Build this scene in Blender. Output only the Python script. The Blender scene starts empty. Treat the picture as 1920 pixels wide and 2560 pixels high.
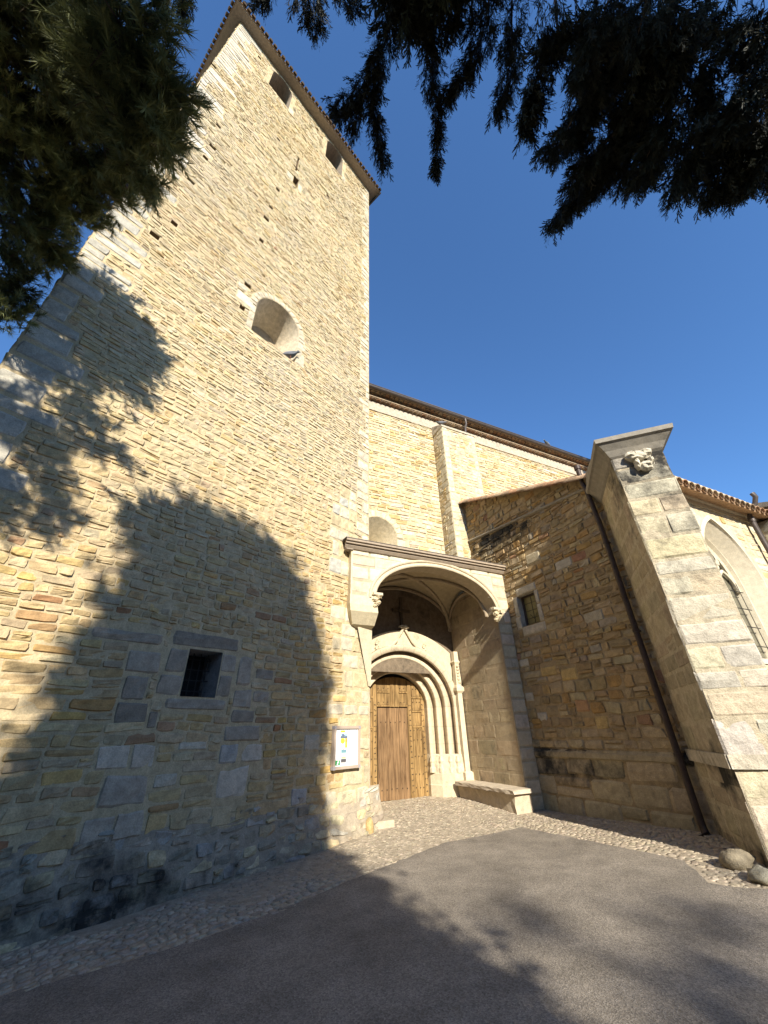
import bpy, math, random
import numpy as np
from mathutils import Matrix, Vector
R = math.radians
rng = np.random.default_rng(7)
random.seed(7)
sc = bpy.context.scene
col = sc.collection

# ------------------------------------------------------------------ camera
cam_d = bpy.data.cameras.new("camera")
cam = bpy.data.objects.new("camera", cam_d)
col.objects.link(cam)
pit, rol = R(29.8), R(1.3)
fwd = Vector((0, math.cos(pit), math.sin(pit)))
up0 = Vector((0, -math.sin(pit), math.cos(pit)))
rt0 = Vector((1, 0, 0))
rt = rt0 * math.cos(rol) - up0 * math.sin(rol)
up = up0 * math.cos(rol) + rt0 * math.sin(rol)
m = Matrix.Identity(4)
for i in range(3):
    m[i][0], m[i][1], m[i][2] = rt[i], up[i], -fwd[i]
m.translation = Vector((0, 0, 1.6))
cam.matrix_world = m
cam_d.sensor_fit = 'HORIZONTAL'
cam_d.sensor_width = 36.0
cam_d.lens = 18.04
cam_d.clip_end = 1000
sc.camera = cam

# ------------------------------------------------------------------ light
SUN_AZ, SUN_EL = 163.3, 28.0          # compass heading (clockwise from +Y), elevation
world = bpy.data.worlds.new("World")
sc.world = world
world.use_nodes = True
wn = world.node_tree
bg = wn.nodes["Background"]
sky = wn.nodes.new("ShaderNodeTexSky")
sky.sky_type = 'NISHITA'
sky.sun_disc = False
sky.sun_elevation = R(SUN_EL)
sky.sun_rotation = R(SUN_AZ)
sky.air_density = 1.0
sky.dust_density = 0.4
sky.ozone_density = 3.0
skc = wn.nodes.new("ShaderNodeMix")
skc.data_type = 'RGBA'; skc.blend_type = 'MULTIPLY'; skc.inputs[0].default_value = 1.0
skc.inputs[7].default_value = (0.72, 1.04, 1.34, 1)      # the deep clear blue of this winter sky
wn.links.new(sky.outputs[0], skc.inputs[6]); wn.links.new(skc.outputs[2], bg.inputs[0])
bg.inputs[1].default_value = 0.10
sd = Vector((math.sin(R(SUN_AZ)) * math.cos(R(SUN_EL)), math.cos(R(SUN_AZ)) * math.cos(R(SUN_EL)), math.sin(R(SUN_EL))))
sun_d = bpy.data.lights.new("sun", 'SUN')
sun_d.energy = 5.0
sun_d.angle = R(0.53)
sun_d.color = (1.0, 0.92, 0.77)
sun = bpy.data.objects.new("sun", sun_d)
sun.rotation_euler = sd.to_track_quat('Z', 'Y').to_euler()
col.objects.link(sun)
sc.view_settings.view_transform = 'Standard'
sc.view_settings.look = 'None'
sc.view_settings.gamma = 1.0
sc.view_settings.exposure = 0.90

# ------------------------------------------------------------------ helpers
def hd(a):
    return np.array([math.sin(R(a)), math.cos(R(a)), 0.0])

def tag(o, label=None, cat=None, group=None, kind=None):
    for k, v in (('label', label), ('category', cat), ('group', group), ('kind', kind)):
        if v:
            o[k] = v
    return o

def thing(name, label, cat, loc=(0, 0, 0), group=None):
    o = bpy.data.objects.new(name, None)
    o.empty_display_size = 0.3
    o.location = loc
    col.objects.link(o)
    return tag(o, label, cat, group)

class MB:
    """collects quads / tris with point colours (alpha = dirt) and builds one mesh object"""
    def __init__(s):
        s.V, s.Q, s.T, s.C, s.n = [], [], [], [], 0
    def add(s, V, Q=None, T=None, C=(0.5, 0.5, 0.5, 0)):
        V = np.asarray(V, float).reshape(-1, 3)
        s.V.append(V)
        C = np.asarray(C, float)
        if C.ndim == 1:
            C = np.tile(C, (len(V), 1))
        s.C.append(C)
        if Q is not None and len(Q):
            s.Q.append(np.asarray(Q, int).reshape(-1, 4) + s.n)
        if T is not None and len(T):
            s.T.append(np.asarray(T, int).reshape(-1, 3) + s.n)
        s.n += len(V)
        return s
    def box(s, fr, u0, u1, v0, v1, w0, w1, C=(0.5, 0.5, 0.5, 0)):
        P = [(u, v, w) for w in (w0, w1) for v in (v0, v1) for u in (u0, u1)]
        Q = [(0, 2, 3, 1), (4, 5, 7, 6), (0, 1, 5, 4), (2, 6, 7, 3), (0, 4, 6, 2), (1, 3, 7, 5)]
        return s.add(fr(P), Q, None, C)
    def build(s, name, mat, parent=None, smooth=False):
        V = np.concatenate(s.V)
        Q = np.concatenate(s.Q) if s.Q else np.zeros((0, 4), int)
        T = np.concatenate(s.T) if s.T else np.zeros((0, 3), int)
        C = np.concatenate(s.C)
        me = bpy.data.meshes.new(name)
        me.vertices.add(len(V))
        if parent is not None:
            V = V - np.array(parent.location) if parent.parent is None else V - np.array(parent.parent.location)
        me.vertices.foreach_set('co', V.astype(np.float32).ravel())
        nl = Q.size + T.size
        me.loops.add(nl)
        me.loops.foreach_set('vertex_index', np.concatenate([Q.ravel(), T.ravel()]).astype(np.int32))
        me.polygons.add(len(Q) + len(T))
        ls = np.concatenate([np.arange(len(Q)) * 4, Q.size + np.arange(len(T)) * 3])
        me.polygons.foreach_set('loop_start', ls.astype(np.int32))
        me.update(calc_edges=True)
        me.validate()
        a = me.color_attributes.new('Col', 'FLOAT_COLOR', 'POINT')
        a.data.foreach_set('color', C.astype(np.float32).ravel())
        me.polygons.foreach_set('use_smooth', np.full(len(me.polygons), smooth))
        me.materials.append(mat)
        o = bpy.data.objects.new(name, me)
        col.objects.link(o)
        if parent is not None:
            o.parent = parent
        return o

class Frame:
    """wall frame: u along the wall, v up, w outward"""
    def __init__(s, O, head):
        s.O = np.array([O[0], O[1], 0.0])
        s.u, s.n = hd(head), hd(head + 90)
        s.z = np.array([0, 0, 1.0])
    def __call__(s, P):
        P = np.asarray(P, float)
        sh = P.shape
        P = P.reshape(-1, 3)
        W = s.O + P[:, :1] * s.u + P[:, 1:2] * s.z + P[:, 2:3] * s.n
        return W.reshape(sh)

def vnoise(x, y, s=0):
    """cheap smooth value noise in 2D"""
    x = np.asarray(x, float); y = np.asarray(y, float)
    xi, yi = np.floor(x), np.floor(y)
    fx, fy = x - xi, y - yi
    fx = fx * fx * (3 - 2 * fx); fy = fy * fy * (3 - 2 * fy)
    def h(a, b):
        v = np.sin(a * 127.1 + b * 311.7 + s * 74.7) * 43758.5453
        return v - np.floor(v)
    return (h(xi, yi) * (1 - fx) + h(xi + 1, yi) * fx) * (1 - fy) + (h(xi, yi + 1) * (1 - fx) + h(xi + 1, yi + 1) * fx) * fy

def fbm(x, y, s=0, o=4):
    r = 0; a = 0.5
    for k in range(o):
        r = r + a * vnoise(x * 2 ** k, y * 2 ** k, s + k * 13); a *= 0.5
    return r

# ------------------------------------------------------------------ materials
def new_mat(name, rough=0.9):
    mt = bpy.data.materials.new(name)
    mt.use_nodes = True
    nt = mt.node_tree
    b = nt.nodes["Principled BSDF"]
    b.inputs["Roughness"].default_value = rough
    b.inputs["Specular IOR Level"].default_value = 0.25
    return mt, nt, b

def N(nt, t, **kw):
    n = nt.nodes.new(t)
    for k, v in kw.items():
        if k in n.inputs:
            n.inputs[k].default_value = v
        else:
            setattr(n, k, v)
    return n

def ramp(nt, src, stops):
    r = nt.nodes.new("ShaderNodeValToRGB")
    el = r.color_ramp.elements
    while len(el) < len(stops):
        el.new(0.5)
    for e, (p, c) in zip(el, stops):
        e.position = p
        e.color = (c, c, c, 1) if not hasattr(c, '__len__') else (*c, 1)
    nt.links.new(src, r.inputs[0])
    return r.outputs[0]

def mix(nt, mode, fac, a, b):
    n = nt.nodes.new("ShaderNodeMix")
    n.data_type = 'RGBA'; n.blend_type = mode
    for sock, v in ((n.inputs[0], fac), (n.inputs[6], a), (n.inputs[7], b)):
        if hasattr(v, 'is_linked') or hasattr(v, 'node'):
            nt.links.new(v, sock)
        else:
            sock.default_value = v if not hasattr(v, '__len__') else (*v, 1)
    return n.outputs[2]

def masonry_mat(name, fine=0.35, bump=0.5, dist=0.012, dirt=(0.035, 0.033, 0.03), rough=0.92):
    mt, nt, b = new_mat(name, rough)
    tc = N(nt, "ShaderNodeTexCoord")
    at = N(nt, "ShaderNodeAttribute", attribute_name='Col')
    n1 = N(nt, "ShaderNodeTexNoise", Scale=9.0, Detail=6.0, Roughness=0.6)
    n2 = N(nt, "ShaderNodeTexNoise", Scale=55.0, Detail=4.0, Roughness=0.65)
    n3 = N(nt, "ShaderNodeTexNoise", Scale=2.6, Detail=9.0, Roughness=0.68)
    for n in (n1, n2, n3):
        nt.links.new(tc.outputs['Object'], n.inputs['Vector'])
    c = mix(nt, 'MULTIPLY', 1.0, at.outputs['Color'], ramp(nt, n1.outputs[0], [(0.25, 1 - fine), (0.7, 1 + fine * 0.35)]))
    c = mix(nt, 'MULTIPLY', 1.0, c, ramp(nt, n2.outputs[0], [(0.3, 1 - fine * 0.8), (0.65, 1.05)]))
    # dirt / lichen: alpha of the attribute decides how much of the noise turns dark
    ad = N(nt, "ShaderNodeMath", operation='ADD')
    nt.links.new(n3.outputs[0], ad.inputs[0]); nt.links.new(at.outputs['Alpha'], ad.inputs[1])
    mk = ramp(nt, ad.outputs[0], [(0.70, 0.0), (1.0, 1.0)])
    c = mix(nt, 'MIX', mk, c, dirt)
    nt.links.new(c, b.inputs['Base Color'])
    bp = N(nt, "ShaderNodeBump", Strength=bump, Distance=dist)
    s = N(nt, "ShaderNodeMath", operation='ADD')
    m2 = N(nt, "ShaderNodeMath", operation='MULTIPLY'); m2.inputs[1].default_value = 0.35
    nt.links.new(n2.outputs[0], m2.inputs[0])
    nt.links.new(n1.outputs[0], s.inputs[0]); nt.links.new(m2.outputs[0], s.inputs[1])
    nt.links.new(s.outputs[0], bp.inputs['Height'])
    nt.links.new(bp.outputs[0], b.inputs['Normal'])
    return mt

def flat_mat(name, c, rough=0.7, var=0.25, scale=12.0, bump=0.2, metal=0.0, dist=0.005, stretch=None):
    mt, nt, b = new_mat(name, rough)
    b.inputs['Metallic'].default_value = metal
    tc = N(nt, "ShaderNodeTexCoord")
    n1 = N(nt, "ShaderNodeTexNoise", Scale=scale, Detail=6.0, Roughness=0.6)
    if stretch:
        mp = N(nt, "ShaderNodeMapping"); mp.inputs['Scale'].default_value = stretch
        nt.links.new(tc.outputs['Object'], mp.inputs[0]); nt.links.new(mp.outputs[0], n1.inputs['Vector'])
    else:
        nt.links.new(tc.outputs['Object'], n1.inputs['Vector'])
    cc = mix(nt, 'MULTIPLY', 1.0, c, ramp(nt, n1.outputs[0], [(0.3, 1 - var), (0.7, 1 + var * 0.5)]))
    nt.links.new(cc, b.inputs['Base Color'])
    bp = N(nt, "ShaderNodeBump", Strength=bump, Distance=dist)
    nt.links.new(n1.outputs[0], bp.inputs['Height']); nt.links.new(bp.outputs[0], b.inputs['Normal'])
    return mt

M = {}
M['rubble'] = masonry_mat('rubble_stone', 0.32, 0.6, 0.02)
M['ashlar'] = masonry_mat('ashlar_stone', 0.22, 0.45, 0.012)
M['rough_ashlar'] = masonry_mat('weathered_ashlar', 0.32, 0.9, 0.03)
M['plaster'] = masonry_mat('dark_plaster', 0.4, 0.4, 0.01)
M['cobble'] = masonry_mat('cobble_stone', 0.35, 0.6, 0.012)
M['iron'] = flat_mat('dark_iron', (0.03, 0.027, 0.025), 0.6)
M['zinc'] = flat_mat('zinc_gutter', (0.10, 0.085, 0.08), 0.5, metal=0.3)
M['pipe'] = flat_mat('brown_pipe', (0.06, 0.042, 0.036), 0.5, var=0.35)
M['dark'] = flat_mat('dark_void', (0.012, 0.011, 0.010), 0.9)
M['soffit'] = flat_mat('soffit_board', (0.30, 0.25, 0.20), 0.9)
M['terracotta'] = masonry_mat('terracotta_tile', 0.4, 0.5, 0.01)
M['bark'] = flat_mat('bark', (0.10, 0.075, 0.055), 0.95, var=0.5, scale=8, bump=0.8, dist=0.03)
M['frame'] = flat_mat('board_frame', (0.42, 0.34, 0.28), 0.55, var=0.06)
M['corner'] = flat_mat('board_corner', (0.33, 0.31, 0.33), 0.5, var=0.06)
M['paper'] = flat_mat('white_paper', (0.80, 0.81, 0.84), 0.6, var=0.02, bump=0.03)
M['attr'] = masonry_mat('painted_print', 0.03, 0.02, 0.001, rough=0.6)

# ------------------------------------------------------------------ masonry generator
GA = np.array([0, .06, .33, .67, .94, 1.0])
GB = np.array([0, .13, .5, .87, 1.0])
NA, NB = len(GA), len(GB)
GQ = np.array([(j * NA + i, j * NA + i + 1, (j + 1) * NA + i + 1, (j + 1) * NA + i) for j in range(NB - 1) for i in range(NA - 1)])
aa, bb = np.meshgrid(GA, GB)
aa, bb = aa.ravel(), bb.ravel()
RING = (aa == 0) | (aa == 1) | (bb == 0) | (bb == 1)
RING1 = (~RING) & ((aa < .1) | (aa > .9) | (bb < .15) | (bb > .85))

def emit(mb, fr, quads, color, prot=(0.004, 0.02), rough=0.006, rnd=0.35, jit=0.05, tilt=0.006, warp=None, base=-0.012):
    """quads (n,4,2): corners lower-left, lower-right, upper-right, upper-left in u,v; color (n,4)"""
    q = np.asarray(quads, float)
    n = len(q)
    if n == 0:
        return
    sz = np.minimum(np.abs(q[:, 1, 0] - q[:, 0, 0]), np.abs(q[:, 3, 1] - q[:, 0, 1]))
    sz = np.where(sz < 0.02, 0.05, sz)
    q = q + rng.uniform(-1, 1, (n, 4, 2)) * (jit * sz)[:, None, None]
    r = rng.uniform(rnd * 0.4, rnd * 1.3, (n, 1)) if rnd > 0 else np.zeros((n, 1))
    x = aa * 2 - 1; y = bb * 2 - 1
    X = x * np.sqrt(np.clip(1 - r * (y ** 2)[None] * 0.5, 0, 1))
    Y = y * np.sqrt(np.clip(1 - r * (x ** 2)[None] * 0.5, 0, 1))
    A, B = (X + 1) / 2, (Y + 1) / 2
    wgt = np.stack([(1 - A) * (1 - B), A * (1 - B), A * B, (1 - A) * B], -1)          # n,V,4
    UV = np.einsum('nvk,nkc->nvc', wgt, q)
    UV += rng.normal(0, 1, UV.shape) * (sz * 0.03 * min(1, rnd * 3))[:, None, None]
    if warp is not None:
        UV[..., 1] += warp(UV[..., 0], UV[..., 1])
    p = rng.uniform(*prot, (n, 1))
    W = np.where(RING[None], base, np.where(RING1[None], p * 0.72, p)) + 0
    W = W + np.where(RING[None], 0, rng.normal(0, rough, W.shape))
    W = W + np.where(RING[None], 0, rng.normal(0, tilt, (n, 1)) * x[None] + rng.normal(0, tilt, (n, 1)) * y[None])
    P = np.concatenate([UV, W[..., None]], -1)
    C = np.repeat(np.asarray(color)[:, None, :], P.shape[1], 1).copy()
    C[..., :3] *= rng.uniform(0.9, 1.08, C.shape[:2] + (1,))
    Q = (GQ[None] + (np.arange(n) * NA * NB)[:, None, None]).reshape(-1, 4)
    mb.add(fr(P).reshape(-1, 3), Q, None, C.reshape(-1, 4))

def sub_iv(ivs, a, b):
    out = []
    for (x0, x1) in ivs:
        if b <= x0 or a >= x1:
            out.append((x0, x1)); continue
        if a > x0: out.append((x0, a))
        if b < x1: out.append((b, x1))
    return out

def course(region, v0, v1, hf, lf, avoid=(), gap=0.012, split=0.12, minlen=0.06):
    """rows of stones; region(v)->intervals; avoid: rects (u0,u1,v0,v1) or f(v0,v1)->intervals"""
    out = []
    v = v0
    while v < v1 - 0.02:
        h = min(hf(v), v1 - v)
        if v1 - v - h < 0.05: h = v1 - v
        ivs = list(region(v + h / 2))
        for a in avoid:
            if callable(a):
                for (x0, x1) in a(v, v + h): ivs = sub_iv(ivs, x0, x1)
            elif a[2] < v + h * 0.62 and a[3] > v + h * 0.38:
                ivs = sub_iv(ivs, a[0], a[1])
        for (a, b) in ivs:
            if b - a < minlen: continue
            x = a
            while x < b - 1e-6:
                l = lf(v)
                if b - x - l < lf(v) * 0.45: l = b - x
                g = gap / 2
                if l > 0.07:
                    if random.random() < split and h > 0.1:
                        k = random.uniform(0.35, 0.65)
                        out.append((x + g, x + l - g, v + g, v + h * k - g)); out.append((x + g, x + l - g, v + h * k + g, v + h - g))
                    else:
                        out.append((x + g, x + l - g, v + g, v + h - g))
                x += l
        v += h
    return np.array(out).reshape(-1, 4)

def rq(r):
    r = np.asarray(r, float).reshape(-1, 4)
    return np.stack([np.stack([r[:, 0], r[:, 2]], -1), np.stack([r[:, 1], r[:, 2]], -1), np.stack([r[:, 1], r[:, 3]], -1), np.stack([r[:, 0], r[:, 3]], -1)], 1)

def cen(quads):
    return quads.mean(1)

def pick(pal, w, n, var=0.08):
    pal = np.array(pal); w = np.array(w, float); w /= w.sum()
    c = pal[rng.choice(len(pal), n, p=w)]
    c2 = pal[rng.choice(len(pal), n, p=w)]
    k = rng.uniform(0, 0.45, (n, 1))
    c = c * (1 - k) + c2 * k
    c = c * rng.uniform(1 - var, 1 + var, (n, 1)) * rng.uniform(0.97, 1.03, (n, 3))
    return np.concatenate([c, np.zeros((n, 1))], 1)

def mortar(mb, fr, u0, u1, v0, v1, colr, holes=(), step=0.4, top=None, stain=None, w=0.0, lump=0.0):
    us = set(np.linspace(u0, u1, max(2, int((u1 - u0) / step) + 1)).round(4)); vs = set(np.linspace(v0, v1, max(2, int((v1 - v0) / step) + 1)).round(4))
    for h in holes:
        us |= {round(min(max(h[0], u0), u1), 4), round(min(max(h[1], u0), u1), 4)}; vs |= {round(min(max(h[2], v0), v1), 4), round(min(max(h[3], v0), v1), 4)}
    us = np.array(sorted(us)); vs = np.array(sorted(vs))
    U, V = np.meshgrid(us, vs)
    if top is not None:
        V = np.minimum(V, top(U))
    Wd = np.full(U.shape, w)
    P = np.stack([U, V, Wd], -1).reshape(-1, 3)
    Q = []
    nu = len(us)
    for j in range(len(vs) - 1):
        for i in range(nu - 1):
            cu, cv = (us[i] + us[i + 1]) / 2, (vs[j] + vs[j + 1]) / 2
            if any(h[0] < cu < h[1] and h[2] < cv < h[3] for h in holes): continue
            if top is not None and V[j, i] >= V[j + 1, i] - 1e-5 and V[j, i + 1] >= V[j + 1, i + 1] - 1e-5: continue
            Q.append((j * nu + i, j * nu + i + 1, (j + 1) * nu + i + 1, (j + 1) * nu + i))
    C = np.tile(np.array([*colr, 0.0]), (len(P), 1))
    if stain is not None:
        C[:, 3] = stain(P[:, 0], P[:, 1])
    mb.add(fr(P), Q, None, C)

def arch_pts(uc, hw, vs, rise, n=20, power=1.0):
    t = np.linspace(math.pi, 0, n + 1)
    return [(uc + hw * math.cos(a), vs + rise * (math.sin(a) ** power)) for a in t]

def pointed_pts(uc, hw, vs, rise, n=10):
    """two circular arcs meeting in a point"""
    r = (hw * hw + rise * rise) / (2 * hw)
    a1 = math.acos((r - hw) / r)
    L = [(uc - hw + r - r * math.cos(a), vs + r * math.sin(a)) for a in np.linspace(0, a1, n + 1)]
    return L + [(2 * uc - u, v) for u, v in L[::-1][1:]]

def spandrel(mb, fr, pts, top, colr, w=0.0):
    for (a, b) in zip(pts[:-1], pts[1:]):
        mb.add(fr([(a[0], a[1], w), (b[0], b[1], w), (b[0], top, w), (a[0], top, w)]), [(0, 1, 2, 3)], None, colr)

def loft(mb, fr, rings, colr, closed=False):
    """rings: list of lists of (u,v,w), same length"""
    Rg = np.array(rings, float)
    k, n = Rg.shape[:2]
    Q = []
    for i in range(k - 1):
        for j in range(n if closed else n - 1):
            j2 = (j + 1) % n
            Q.append((i * n + j, i * n + j2, (i + 1) * n + j2, (i + 1) * n + j))
    mb.add(fr(Rg.reshape(-1, 3)), Q, None, colr)

def fan(mb, fr, pts, colr):
    n = len(pts)
    c = np.mean(np.array(pts, float), 0)
    mb.add(fr(list(pts) + [tuple(c)]), None, [(i, (i + 1) % n, n) for i in range(n)], colr)

def opening(mb, fr, outer, inner, depth, ctop, cback, back=True, w=0.0):
    """outer / inner: closed contours (u,v)"""
    o = [(u, v, w) for u, v in outer]; i = [(u, v, w - depth) for u, v in inner]
    loft(mb, fr, [o, i], ctop, closed=True)
    if back: fan(mb, fr, i, cback)

def voussoirs(mb, fr, uc, hw, vs, rise, th, n, color, leg=None, **kw):
    t = np.linspace(math.pi, 0, n + 1)
    qs = []
    g = 0.012
    for a, b in zip(t[:-1], t[1:]):
        a -= g / (hw + th); b += g / (hw + th)
        pi = lambda x, k: (uc + (hw + k) * math.cos(x), vs + (rise + k) * math.sin(x))
        qs.append([pi(a, 0.0), pi(b, 0.0), pi(b, th), pi(a, th)])
    if leg is not None:
        v = leg
        while v < vs - 0.02:
            h = min(0.32, vs - v)
            for sgn in (-1, 1):
                k = random.uniform(0.8, 1.5) * th
                a, b = uc + sgn * hw, uc + sgn * (hw + k)
                qs.append([(min(a, b), v + .006), (max(a, b), v + .006), (max(a, b), v + h - .006), (min(a, b), v + h - .006)])
            v += h
    qs = np.array(qs)
    c = np.concatenate([np.tile(color, (len(qs), 1)) * rng.uniform(0.9, 1.08, (len(qs), 1)), np.zeros((len(qs), 1))], 1)
    emit(mb, fr, qs, c, **kw)

def tube(mb, path, r, seg=10, C=(.5, .5, .5, 0), caps=True):
    path = [np.array(p, float) for p in path]
    rad = r if hasattr(r, '__len__') else [r] * len(path)
    rings = []
    ref = np.array([0.31, 0.17, 0.93])
    for i, p in enumerate(path):
        d = path[min(i + 1, len(path) - 1)] - path[max(i - 1, 0)]
        d /= np.linalg.norm(d) + 1e-9
        if abs(d @ ref) > 0.95: rf = np.array([1.0, 0, 0])
        else: rf = ref
        a = np.cross(d, rf); a /= np.linalg.norm(a); b = np.cross(d, a)
        rings.append([p + rad[i] * (math.cos(t) * a + math.sin(t) * b) for t in np.linspace(0, 2 * math.pi, seg, endpoint=False)])
    idf = lambda P: np.asarray(P, float)
    loft(mb, idf, rings, C, closed=True)
    if caps:
        fan(mb, idf, rings[0], C); fan(mb, idf, rings[-1], C)

I3 = lambda P: np.asarray(P, float)

# ------------------------------------------------------------------ frames of the place
TR = np.array([-0.43, 9.58, 0.0]); TH = 40.7            # right corner of the tower front, its heading
TW, TZ = 7.76, 27.35
PP = np.array([3.48, 10.89, 0.0]); A0 = 64.5             # corner of porch front and chapel wall
Av, Bv = hd(A0), np.array([-math.cos(R(64.5)), math.sin(R(64.5)), 0])
def P3(u, D, z): return PP + u * Av + D * Bv + np.array([0, 0, z])
def porch(D): return Frame(PP + D * Bv, A0)              # planes parallel to the porch front
FT = Frame(TR, TH)
FW1 = Frame(PP, A0 + 90)                                 # chapel side wall: u = toward the viewer (= -D)

def gz0(x, y):
    x = np.asarray(x, float); y = np.asarray(y, float)
    z = -0.09 + 0.027 * np.clip(x, -14, 12)
    u = (x - PP[0]) * Av[0] + (y - PP[1]) * Av[1]; D = (x - PP[0]) * Bv[0] + (y - PP[1]) * Bv[1]
    s = np.clip((D + 1.2) / 3.2, 0, 1); s = s * s * (3 - 2 * s)
    e = np.clip((u + 6.0) / 1.5, 0, 1) * np.clip((0.6 - u) / 1.0, 0, 1)
    t = np.clip((-0.2 - D) / 3.0, 0, 1) * np.clip((u + 2.6) / 2.0, 0, 1) * np.clip((14 + D) / 4, 0, 1)   # slight rise toward the corner buttress
    return z + 0.15 * s * e + 0.10 * t

# colours (albedo)
CREAM, PALE, OCHRE, GREY, RED = (.60, .49, .305), (.63, .56, .43), (.55, .395, .17), (.44, .42, .37), (.36, .20, .12)
MORT = (.57, .46, .29)

# ------------------------------------------------------------------ ground
def grid_sheet(name, xs, ys, dz, mat, kind='structure'):
    X, Y = np.meshgrid(xs, ys)
    Z = gz0(X, Y) + dz
    V = np.stack([X, Y, Z], -1).reshape(-1, 3)
    nx = len(xs)
    Q = [(j * nx + i, j * nx + i + 1, (j + 1) * nx + i + 1, (j + 1) * nx + i) for j in range(len(ys) - 1) for i in range(nx - 1)]
    o = MB().add(V, Q, None, (.42, .355, .27, 0)).build(name, mat, smooth=True)
    return tag(o, kind=kind)
far = np.array([-300, -150, -80, -40])
gx = np.concatenate([far, np.arange(-20, 20.1, 0.5), -far[::-1]])
M['earth'] = masonry_mat('earth', 0.35, 0.5, 0.01)
grid_sheet('ground', gx, gx, -0.008, M['earth'])

def asphalt_mat():
    mt, nt, b = new_mat('asphalt', 0.88)
    tc = N(nt, "ShaderNodeTexCoord")
    n1 = N(nt, "ShaderNodeTexNoise", Scale=1.1, Detail=5.0, Roughness=0.6)
    n2 = N(nt, "ShaderNodeTexVoronoi", Scale=75.0)
    n3 = N(nt, "ShaderNodeTexNoise", Scale=170.0, Detail=3.0, Roughness=0.7)
    n4 = N(nt, "ShaderNodeTexVoronoi", Scale=0.33, feature='DISTANCE_TO_EDGE')
    n5 = N(nt, "ShaderNodeTexNoise", Scale=3.0, Detail=6.0)
    n6 = N(nt, "ShaderNodeTexVoronoi", Scale=9.0)
    for n in (n1, n2, n3, n5, n6): nt.links.new(tc.outputs['Object'], n.inputs['Vector'])
    wv = mix(nt, 'LINEAR_LIGHT', 0.10, tc.outputs['Object'], n5.outputs['Color'])
    nt.links.new(wv, n4.inputs['Vector'])
    c = mix(nt, 'MULTIPLY', 1.0, (0.24, 0.21, 0.176), ramp(nt, n1.outputs[0], [(0.3, 0.74), (0.5, 1.0), (0.7, 1.15)]))
    c = mix(nt, 'MULTIPLY', 1.0, c, ramp(nt, n5.outputs[0], [(0.3, 0.84), (0.62, 1.08)]))
    c = mix(nt, 'MULTIPLY', 1.0, c, ramp(nt, n2.outputs['Color'], [(0.1, 0.70), (0.9, 1.35)]))
    c = mix(nt, 'MULTIPLY', 1.0, c, ramp(nt, n3.outputs[0], [(0.35, 0.72), (0.65, 1.22)]))
    c = mix(nt, 'MIX', ramp(nt, n6.outputs['Distance'], [(0.05, 0.6), (0.09, 0.0)]), c, (0.30, 0.27, 0.22))     # pale chippings
    c = mix(nt, 'MIX', ramp(nt, n4.outputs['Distance'], [(0.0, 0.20), (0.005, 0.0)]), c, (0.34, 0.30, 0.25))     # hairline cracks
    nt.links.new(c, b.inputs['Base Color'])
    ad = N(nt, "ShaderNodeMath", operation='ADD')
    nt.links.new(n2.outputs['Distance'], ad.inputs[0]); nt.links.new(n3.outputs[0], ad.inputs[1])
    bp = N(nt, "ShaderNodeBump", Strength=0.7, Distance=0.008)
    nt.links.new(ad.outputs[0], bp.inputs['Height']); nt.links.new(bp.outputs[0], b.inputs['Normal'])
    return mt
M['asphalt'] = asphalt_mat()
AB0 = [(-14, -2.2), (-6.4, 2.2), (-3.08, 4.62), (-2.42, 4.98), (-1.86, 5.42), (-1.02, 6.30), (-0.56, 6.88), (0.12, 7.66), (0.91, 8.55), (2.46, 9.28), (3.47, 7.31), (3.82, 6.67), (3.61, 5.95), (3.82, 5.71), (4.3, 5.5), (9, 3.4), (16, 0.5)]
AB = []
for (xa, ya), (xb, yb) in zip(AB0[:-1], AB0[1:]):        # ragged edge
    n_ = max(1, int(math.hypot(xb - xa, yb - ya) / .11)) if abs(xa) < 8 and abs(xb) < 8 else 1
    for k in range(n_):
        t_ = k / n_
        AB.append((xa + (xb - xa) * t_ + random.uniform(-.018, .018), ya + (yb - ya) * t_ + random.uniform(-.025, .025)))
AB.append(AB0[-1])
import bmesh
bm = bmesh.new()
loop = [bm.verts.new((x, y, 0)) for x, y in AB + [(16, -40), (-14, -40)]]
bm.faces.new(loop)
for ax, lo, hi in ((0, -14, 16), (1, -40, 9.5)):
    for k in np.arange(lo + .5, hi, 0.5 if True else 1):
        if ax == 1 and k < -6: continue
        no = [0, 0, 0]; no[ax] = 1; co = [0, 0, 0]; co[ax] = k
        bmesh.ops.bisect_plane(bm, geom=bm.verts[:] + bm.edges[:] + bm.faces[:], plane_co=co, plane_no=no)
for v in bm.verts:
    v.co.z = float(gz0(v.co.x, v.co.y)) + 0.006
me = bpy.data.meshes.new('asphalt_road'); bm.to_mesh(me); bm.free()
me.materials.append(M['asphalt'])
o = bpy.data.objects.new('asphalt_road', me); col.objects.link(o); tag(o, kind='structure')

def inside_asphalt(x, y):
    poly = AB + [(16, -40), (-14, -40)]
    c = np.zeros(len(x), bool)
    for (x1, y1), (x2, y2) in zip(poly, poly[1:] + poly[:1]):
        k = ((y1 > y) != (y2 > y)) & (x < (x2 - x1) * (y - y1) / (y2 - y1 + 1e-12) + x1)
        c ^= k
    return c

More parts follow.
